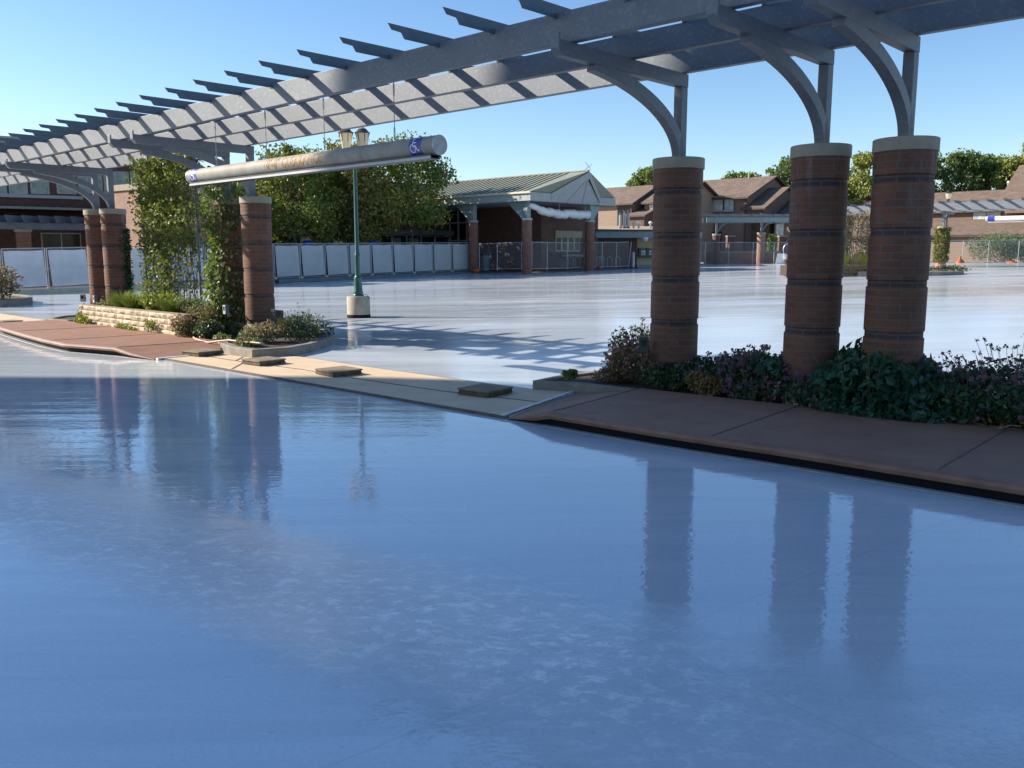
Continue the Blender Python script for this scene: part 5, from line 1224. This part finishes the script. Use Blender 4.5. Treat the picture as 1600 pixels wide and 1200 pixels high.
# kerbed island of the ivy column
kp = [gnd(u, v) for u, v in ((1340, 432.5), (1400, 431.8), (1470, 430.8), (1498, 429.6), (1506, 428.3), (1502, 427.2), (1475, 426.0), (1420, 425.5))]
mb = MB(); mb.slab([(p.x, p.y) for p in kp], .3, max(p.z for p in kp) + .10); struct('kerb', mb, M['kerb'])
bush('low_plant', 'low straggly plants on the kerbed island at the ivy column foot', (kp[3] + kp[6]) / 2 + Vector((-.3, 0, .1)), 1.1, .5, .35, 500, .09, 'l_gray', flowers='f_peach', nf=40, fs=.07, rz=0)
o = thing('street_lamp', 'single-headed lamp above the right background pergola', 'street lamp', base(1468, 58)); zz = o.location.z
mb = MB(); mb.tube([(0, 0, 0), (0, 0, zat(315, 58) - zz)], .055, 8); mb.build('pole', M['black'], o); zl_ = zat(314, 58) - zz; mb = MB(); mb.lathe([(.07, zl_), (.14, zl_ + .1), (.20, zl_ + .36), (.2, zl_ + .38)], n=12); l_ = mb.build('lantern', M['glass'], o, smooth='auto'); mb = MB(); mb.lathe([(.23, zl_ + .38), (.12, zl_ + .52), (.02, zl_ + .62)], n=12); mb.lathe([(.09, zl_ - .06), (.09, zl_ + .01)], n=12); mb.build('lantern_cap', M['black'], l_, smooth='auto')
# shrub, sandbags, cone
bush('shrub', 'large rounded grey-green shrub behind the right chain-link fence', at(1557, 412, 73), 2.4, 1.6, 3.0, 5200, .15, 'l_gray', stems=40, lumps=16, rz=0, stemmat='dry')
bush('shrub', 'grey-green shrub cut by the right frame edge behind the chain-link fence', at(1612, 412, 73), 1.3, 1.2, 2.4, 2200, .15, 'l_gray', stems=20, rz=0, stemmat='dry')
for i, (u, v, Y) in enumerate(((1500, 414, 70.6), (1582, 413.5, 70.6), (1172, 416.3, 65.6), (745, 424.5, 52.4), (936, 419.5, 54.6))):
    o = thing('sandbag', ('upright orange sandbag at a post of the right fence', 'flat orange sandbag at the fence before the large shrub', 'flat orange sandbag at the lit far brick pier', 'small orange sandbag at the left shelter pillar', 'red-orange sandbag at the fence right of the shelter')[i], 'sandbag', at(u, v, Y), .3 * i, 'orange sandbags weighting the fences')
    up = (1.15, .8, .55, .7, .5)[i]; mb = MB(); k = 8; sx = (.30, .42, .6, .25, .22)[i]
    mb.lathe([(sx * .75, 0), (sx, .08 * up), (sx * .9, .2 * up), (sx * .55, .30 * up)] + ([(.10, .42 * up), (.06, .6 * up)] if i == 0 else []), n=10)
    mb.v = [(x * 1.25 + .05 * math.sin(y * 11 + z * 9), y * .8 + .03 * math.sin(x * 13), z + .035 * math.sin(x * 17 + y * 5) * (z > .02)) for x, y, z in mb.v]; b_ = mb.build('bag', M['orange'], o, smooth=True)
    mb = MB(); mb.bar((-.06, 0, .3 * up), (.06, 0, .3 * up), .05, .04); mb.build('tie', M['trimb'], o)

# --- left brick building
Lb = thing('brick_building', 'two-storey brick building with a row of upper windows behind the left fence', 'building', gp(40, 46.5), math.atan2(7, 10.5)); lbz = Lb.location.z; lrz = Lb.rotation_euler[2]
ca, sa = math.cos(lrz), math.sin(lrz)
def lx_at(u):     # local x on the facade line seen at column u
    a = (u - 800) / F; X0, Y0 = Lb.location.x, Lb.location.y
    return (a * Y0 - X0) / (ca - a * sa)
def lz_at(u, v): return zat(v, Lb.location.y + lx_at(u) * sa) - lbz
xe = lx_at(330); xs_ = lx_at(-260)
zU = lz_at(40, 232); 
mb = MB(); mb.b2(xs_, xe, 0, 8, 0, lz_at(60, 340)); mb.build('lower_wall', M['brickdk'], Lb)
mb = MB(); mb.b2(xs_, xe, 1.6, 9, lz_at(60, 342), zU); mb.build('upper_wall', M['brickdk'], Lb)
mb = MB(); mb.b2(xs_, xe, .9, 9.5, zU, zU + .5); mb.build('roof', M['fascia'], Lb)
zr = lz_at(60, 326); mb = MB(); mb.quad((xs_, -.55, zr), (lx_at(168), -.55, zr), (lx_at(168), 1.6, zr + .12), (xs_, 1.6, zr + .12)); mb.quad((xs_, -.55, zr), (lx_at(168), -.55, zr), (lx_at(168), -.55, zr - .12), (xs_, -.55, zr - .12)); mb.quad((xs_, -.55, zr - .12), (lx_at(168), -.55, zr - .12), (lx_at(168), 0, zr - .12), (xs_, 0, zr - .12)); lr_ = mb.build('lean_to_roof', M['roofg'], Lb)
mb = MB()
for i in range(34):
    x = xs_ + i * .62
    if x < lx_at(168): mb.bar((x, -.5, zr + .03), (x, 1.55, zr + .14), .05, .05)
mb.build('roof_seam', M['seam'], lr_)
for u0, u1 in ((-64, -30), (-30, 0), (3, 29), (37, 62), (71, 96), (112, 138), (146, 158), (158, 180), (186, 200), (204, 222), (228, 250), (256, 278), (284, 306)):
    xa_, xb_ = lx_at(u0), lx_at(u1); zc_ = (lz_at(u0, 270) + lz_at(u0, 302)) / 2; f = (1.9 if u0 < 140 else 1.9)
    window(Lb, (xa_ + xb_) / 2 + .0, zc_, (xb_ - xa_) * 1.02, lz_at(u0, 271) - lz_at(u0, 302), 0, 'x', 1, 'winl', 'frame', 1)
for c in Lb.children:
    if c.name.startswith('window'): c.location.y = 1.6 - .06
for c in Lb.children:                     # turn window fronts outwards
    if c.name.startswith('window'): c.scale.y = -1; c.location.y = 1.6
mb = MB()
for u0, u1 in ((3, 29), (37, 62), (71, 96), (112, 138)):
    xm_ = (lx_at(u0) + lx_at(u1)) / 2; mb.b2(xm_ - .03, xm_ + .03, 1.54, 1.6, lz_at(u0, 284), lz_at(u0, 271)); mb.b2(lx_at(u0), lx_at(u1), 1.54, 1.6, lz_at(u0, 285.5), lz_at(u0, 283.5))
mb.build('glazing_bar', M['frame'], Lb)
mb = MB(); mb.b2(xs_, lx_at(150), 1.50, 1.6, lz_at(50, 309), lz_at(50, 304)); mb.build('sill_band', M['frame'], Lb)
# sunlit wing with coping
xw = lx_at(176); wn = thing('brick_wing', 'sunlit brick wing with pale coping seen left of the trellis', 'building', gp(181, 42.5), R(-38)); wz = wn.location.z
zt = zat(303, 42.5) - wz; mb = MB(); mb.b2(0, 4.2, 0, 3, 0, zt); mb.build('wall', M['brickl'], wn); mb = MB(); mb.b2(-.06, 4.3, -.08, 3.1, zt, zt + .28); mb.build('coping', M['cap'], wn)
# entrance canopy
ec = thing('entrance_canopy', 'blue-grey steel entrance canopy with pale blades behind the left fence', 'canopy', gp(40, 44.0), lrz); ez = ec.location.z
def ex_at(u): a = (u - 800) / F; return (a * ec.location.y - ec.location.x) / (ca - a * sa)
z1, z0_ = zat(349, 44) - ez, zat(359.5, 44) - ez
mb = MB(); mb.b2(ex_at(-40), ex_at(232), -.1, .1, z0_, z1); mb.b2(ex_at(-40), ex_at(232), .1, 2.4, z1 - .12, z1 - .02); mb.build('beam', M['slate'], ec)
x = ex_at(10)
while x < ex_at(228):
    mb = MB(); mb.prism([(-.95, z1 + .34), (-.72, z1 - .02), (1.5, z1 - .02), (1.5, z1 + .34)], lambda a, z: (x + a * .5 - .012, a * .9, z), lambda a, z: (x + a * .5 + .012, a * .9, z)); mb.build('blade', M['galv'], ec); x += .72
mb = MB(); mb.b2(ex_at(36), ex_at(59), -.1, .55, 0, z0_ - .12); c_ = mb.build('pier', M['brickw'], ec); mb = MB(); mb.b2(ex_at(34), ex_at(61), -.16, .6, z0_ - .12, z0_); mb.build('pier_cap', M['cap'], c_)
for u0, u1 in ((76, 134), (202, 232), (250, 290), (312, 346)):
    xa_, xb_ = lx_at(u0), lx_at(u1); fo = window(Lb, (xa_ + xb_) / 2, lz_at(u0, 392), xb_ - xa_, lz_at(u0, 366) - lz_at(u0, 418), 0, 'x', 2, 'window', 'frame', 1); fo.scale.y = -1; fo.location.y = -.003
# --- glazed hall behind the trees
gh = thing('glazed_hall', 'long dark glazed hall with flat roof behind the trees', 'building', gp(395, 52), math.atan2(.64, .77)); gz = gh.location.z; grz = gh.rotation_euler[2]; gc, gs = math.cos(grz), math.sin(grz)
def gx_at(u): a = (u - 800) / F; return (a * gh.location.y - gh.location.x) / (gc - a * gs)
def gz_at(u, v): return zat(v, gh.location.y + gx_at(u) * gs) - gz
xE = gx_at(732)
mb = MB(); mb.b2(-4, xE, 0, 8, 0, gz_at(560, 300)); mb.build('wall', M['brickdk'], gh)
mb = MB(); mb.b2(-4.5, xE + .5, -1.0, 9, gz_at(560, 297), gz_at(560, 289)); mb.build('roof', M['fascia'], gh); mb = MB(); mb.b2(-4.55, xE + .55, -1.05, 9.1, gz_at(560, 289), gz_at(560, 286.5)); mb.build('roof_edge', M['roofd'], gh)
mb = MB(); mb.b2(gx_at(540), gx_at(690), -1.6, -.01, gz_at(620, 368), gz_at(620, 361)); mb.build('canopy', M['slate'], gh)
mb = MB(); mb.b2(-3, xE - .2, -.06, -.004, .1, gz_at(560, 362)); mb.build('storefront_glass', M['window'], gh)
mb = MB(); x = -3.0
while x < xE - .2: mb.b2(x, x + .09, -.12, -.05, .1, gz_at(560, 362)); x += 1.15
mb.b2(-3, xE - .2, -.115, -.055, gz_at(560, 367) - .06, gz_at(560, 367) + .03); mb.build('mullion', M['frame'], gh)
mb = MB()
for u in (473, 520, 612, 640): x = gx_at(u); mb.b2(x, x + .8, -.075, -.065, gz_at(560, 384), gz_at(560, 371))
mb.build('window_poster', M['winl'], gh)
for i, u in enumerate((482, 583)):
    o = thing('bin_lid', ('left', 'right')[i] + ' small blue bin top showing above the shade-toned fence panels', 'bin', gp(u, (47.0, 50.0)[i])); mb = MB(); hh = zat(376, o.location.y) - o.location.z; mb.lathe([(.25, 0), (.30, hh - .25), (.30, hh - .1), (.18, hh)], n=14); mb.build('body', M['blue'], o, smooth='auto'); mb = MB(); mb.lathe([(.31, hh - .22), (.31, hh - .16)], n=14); mb.build('rim', M['slate'], o)

# ------------------------------------------------------------------ trees
def tree(name, label, loc, z0, ztop, r, lm, nleaf, size, lean=0, clusters=26, spiky=8, grp=None, trunk_r=.12, low=.25, elong=1.0):
    """z0 crown base above ground, ztop top"""
    o = thing(name, label, 'tree', loc, random.uniform(0, 6.28), grp)
    tk = MB(); H_ = ztop - z0
    tk.tube([(0, 0, -.1), (lean * .2, 0, z0 * .6), (lean * .4, .02, z0 + H_ * .25), (lean * .8, 0, z0 + H_ * .7)], [trunk_r, trunk_r * .8, trunk_r * .55, trunk_r * .2], 8)
    P = []; per = max(8, nleaf // (clusters + spiky)); nrm = []
    for i in range(clusters):
        a = random.uniform(0, 6.28); f = random.uniform(.02, .93); w_ = r * (math.sin(math.pi * min(.97, .16 + f * .80)) ** .75)
        q = random.uniform(.35, .95); c = (lean * f + w_ * q * math.cos(a), w_ * q * math.sin(a), z0 + H_ * f)
        tk.tube([(lean * .3, 0, z0 + H_ * max(0, f * .6 - .05)), (c[0] * .6, c[1] * .6, z0 + H_ * f * .8), c], [trunk_r * .35, trunk_r * .2, trunk_r * .06], 5, cap=False)
        cr = r * random.uniform(.26, .42); P.append(blob(c, (cr, cr, cr * .8 * elong), per, .1)); 
    for i in range(spiky):                       # shoots that break the outline
        a = random.uniform(0, 6.28); f = random.uniform(.45, 1.0); w_ = r * random.uniform(.5, .95) * (1 if f < .8 else .6)
        s0 = Vector((lean * f + w_ * .55 * math.cos(a), w_ * .55 * math.sin(a), z0 + H_ * f * .85)); s1 = s0 + Vector((math.cos(a) * r * .38, math.sin(a) * r * .38, H_ * random.uniform(.10, .22)))
        tk.tube([s0, s1], [trunk_r * .12, trunk_r * .04], 4, cap=False)
        k = rng.uniform(0, 1, per // 2); P.append(np.array(s0) + (np.array(s1) - np.array(s0)) * k[:, None] + rng.normal(0, r * .045, (per // 2, 3)))
    tk.build('trunk', M['trunk'], o); P = np.concatenate(P); mb = MB(); mb.leaves(P, size, .15, .8); mb.build('crown', M[lm], o); return o
for i, (u, Y, vb, vt, r, lm, lab) in enumerate(((352, 45.5, 392, 262, 1.55, 'l_maple2', 'maple tree showing between trellis and ivy column'), (462, 47.5, 372, 226, 2.0, 'l_maple', 'dense green tree just right of the bare sunlit column'), (556, 50.0, 374, 222, 2.15, 'l_maple2', 'browning tree behind the double street lamp'), (645, 52.5, 372, 214, 2.2, 'l_maple', 'tall green tree left of the shelter roof'), (506, 50.5, 376, 238, 1.8, 'l_maple', 'green tree filling the gap left of the double street lamp'))):
    p = gp(u, Y); tree('maple_tree', lab, p, zat(vb, Y) - p.z, zat(vt, Y) - p.z - .25, r * 1.28, lm, 14000, .165, 0, 50, 44, 'trees behind the grey-white fence panels', .11)
for i, (u, Y, vb, vt, r, lm, lab) in enumerate(((1008, 108, 320, 262, 2.3, 'l_far', 'green treetop left of the near shaded column'), (1147, 112, 300, 274, 2.6, 'l_far', 'small treetop over the windowed town house ridge'), (1226, 106, 330, 248, 3.4, 'l_fard', 'tall treetop left of the second shaded column'),
        (1344, 104, 330, 241, 3.0, 'l_fary', 'yellow-green tree between second and third shaded columns'), (1486, 112, 320, 240, 3.7, 'l_fard', 'dark green treetop right of the third shaded column'), (1528, 114, 320, 243, 3.4, 'l_far', 'mid green treetop over the long shingled house'), (1572, 110, 320, 246, 3.0, 'l_fary', 'pale green tree beside the right frame edge'), (1606, 108, 320, 225, 3.8, 'l_fary', 'tallest pale tree cut by the right frame edge'), (1290, 110, 320, 255, 3.4, 'l_far', 'tree hidden mostly behind the second shaded column'), (1420, 112, 320, 245, 3.8, 'l_fard', 'tree hidden mostly behind the third shaded column'))):
    p = base(u, Y); tree('background_tree', lab, p, zat(vb, Y) - p.z, zat(vt, Y) - p.z - .4, r, lm, 8000, .30, 0, 36, 14, 'trees beyond the town houses', .2)

# ------------------------------------------------------------------ unseen building left of the view, form invented to cast the near shade
tbl = thing('shade_building', 'unseen building of invented form, added left of the rink to cast shade', 'building', (0, 0, 0)); HB = 20.0
poly = [(-60, 18.5), (-36.3, 17.85), (-13.8, 11.66), (-21, 3), (-60, 2)]
wpoly = [(-59, 15.6), (-38, 15.2), (-17, 9.0), (-22, 4), (-59, 3)]
mb = MB(); mb.slab(wpoly, -.3, HB - .9); mb.build('wall', M['conc'], tbl)
mb = MB(); mb.slab(poly, HB - .9, HB); mb.build('overhang_slab', M['conc'], tbl)  # overhang shaped so that its edge draws the shade line
for i in range(5):
    for k in range(4):
        f = (k + .5) / 4; x, y = -38 + 21 * f, 15.2 - 6.2 * f; a = math.atan2(-6.2, 21); mb = MB(); mb.box(x + .03 * .28, y + .03 * .96, 2.4 + i * 3.6, 2.2, .12, 1.6, a); mb.build('window', M['window'], tbl)
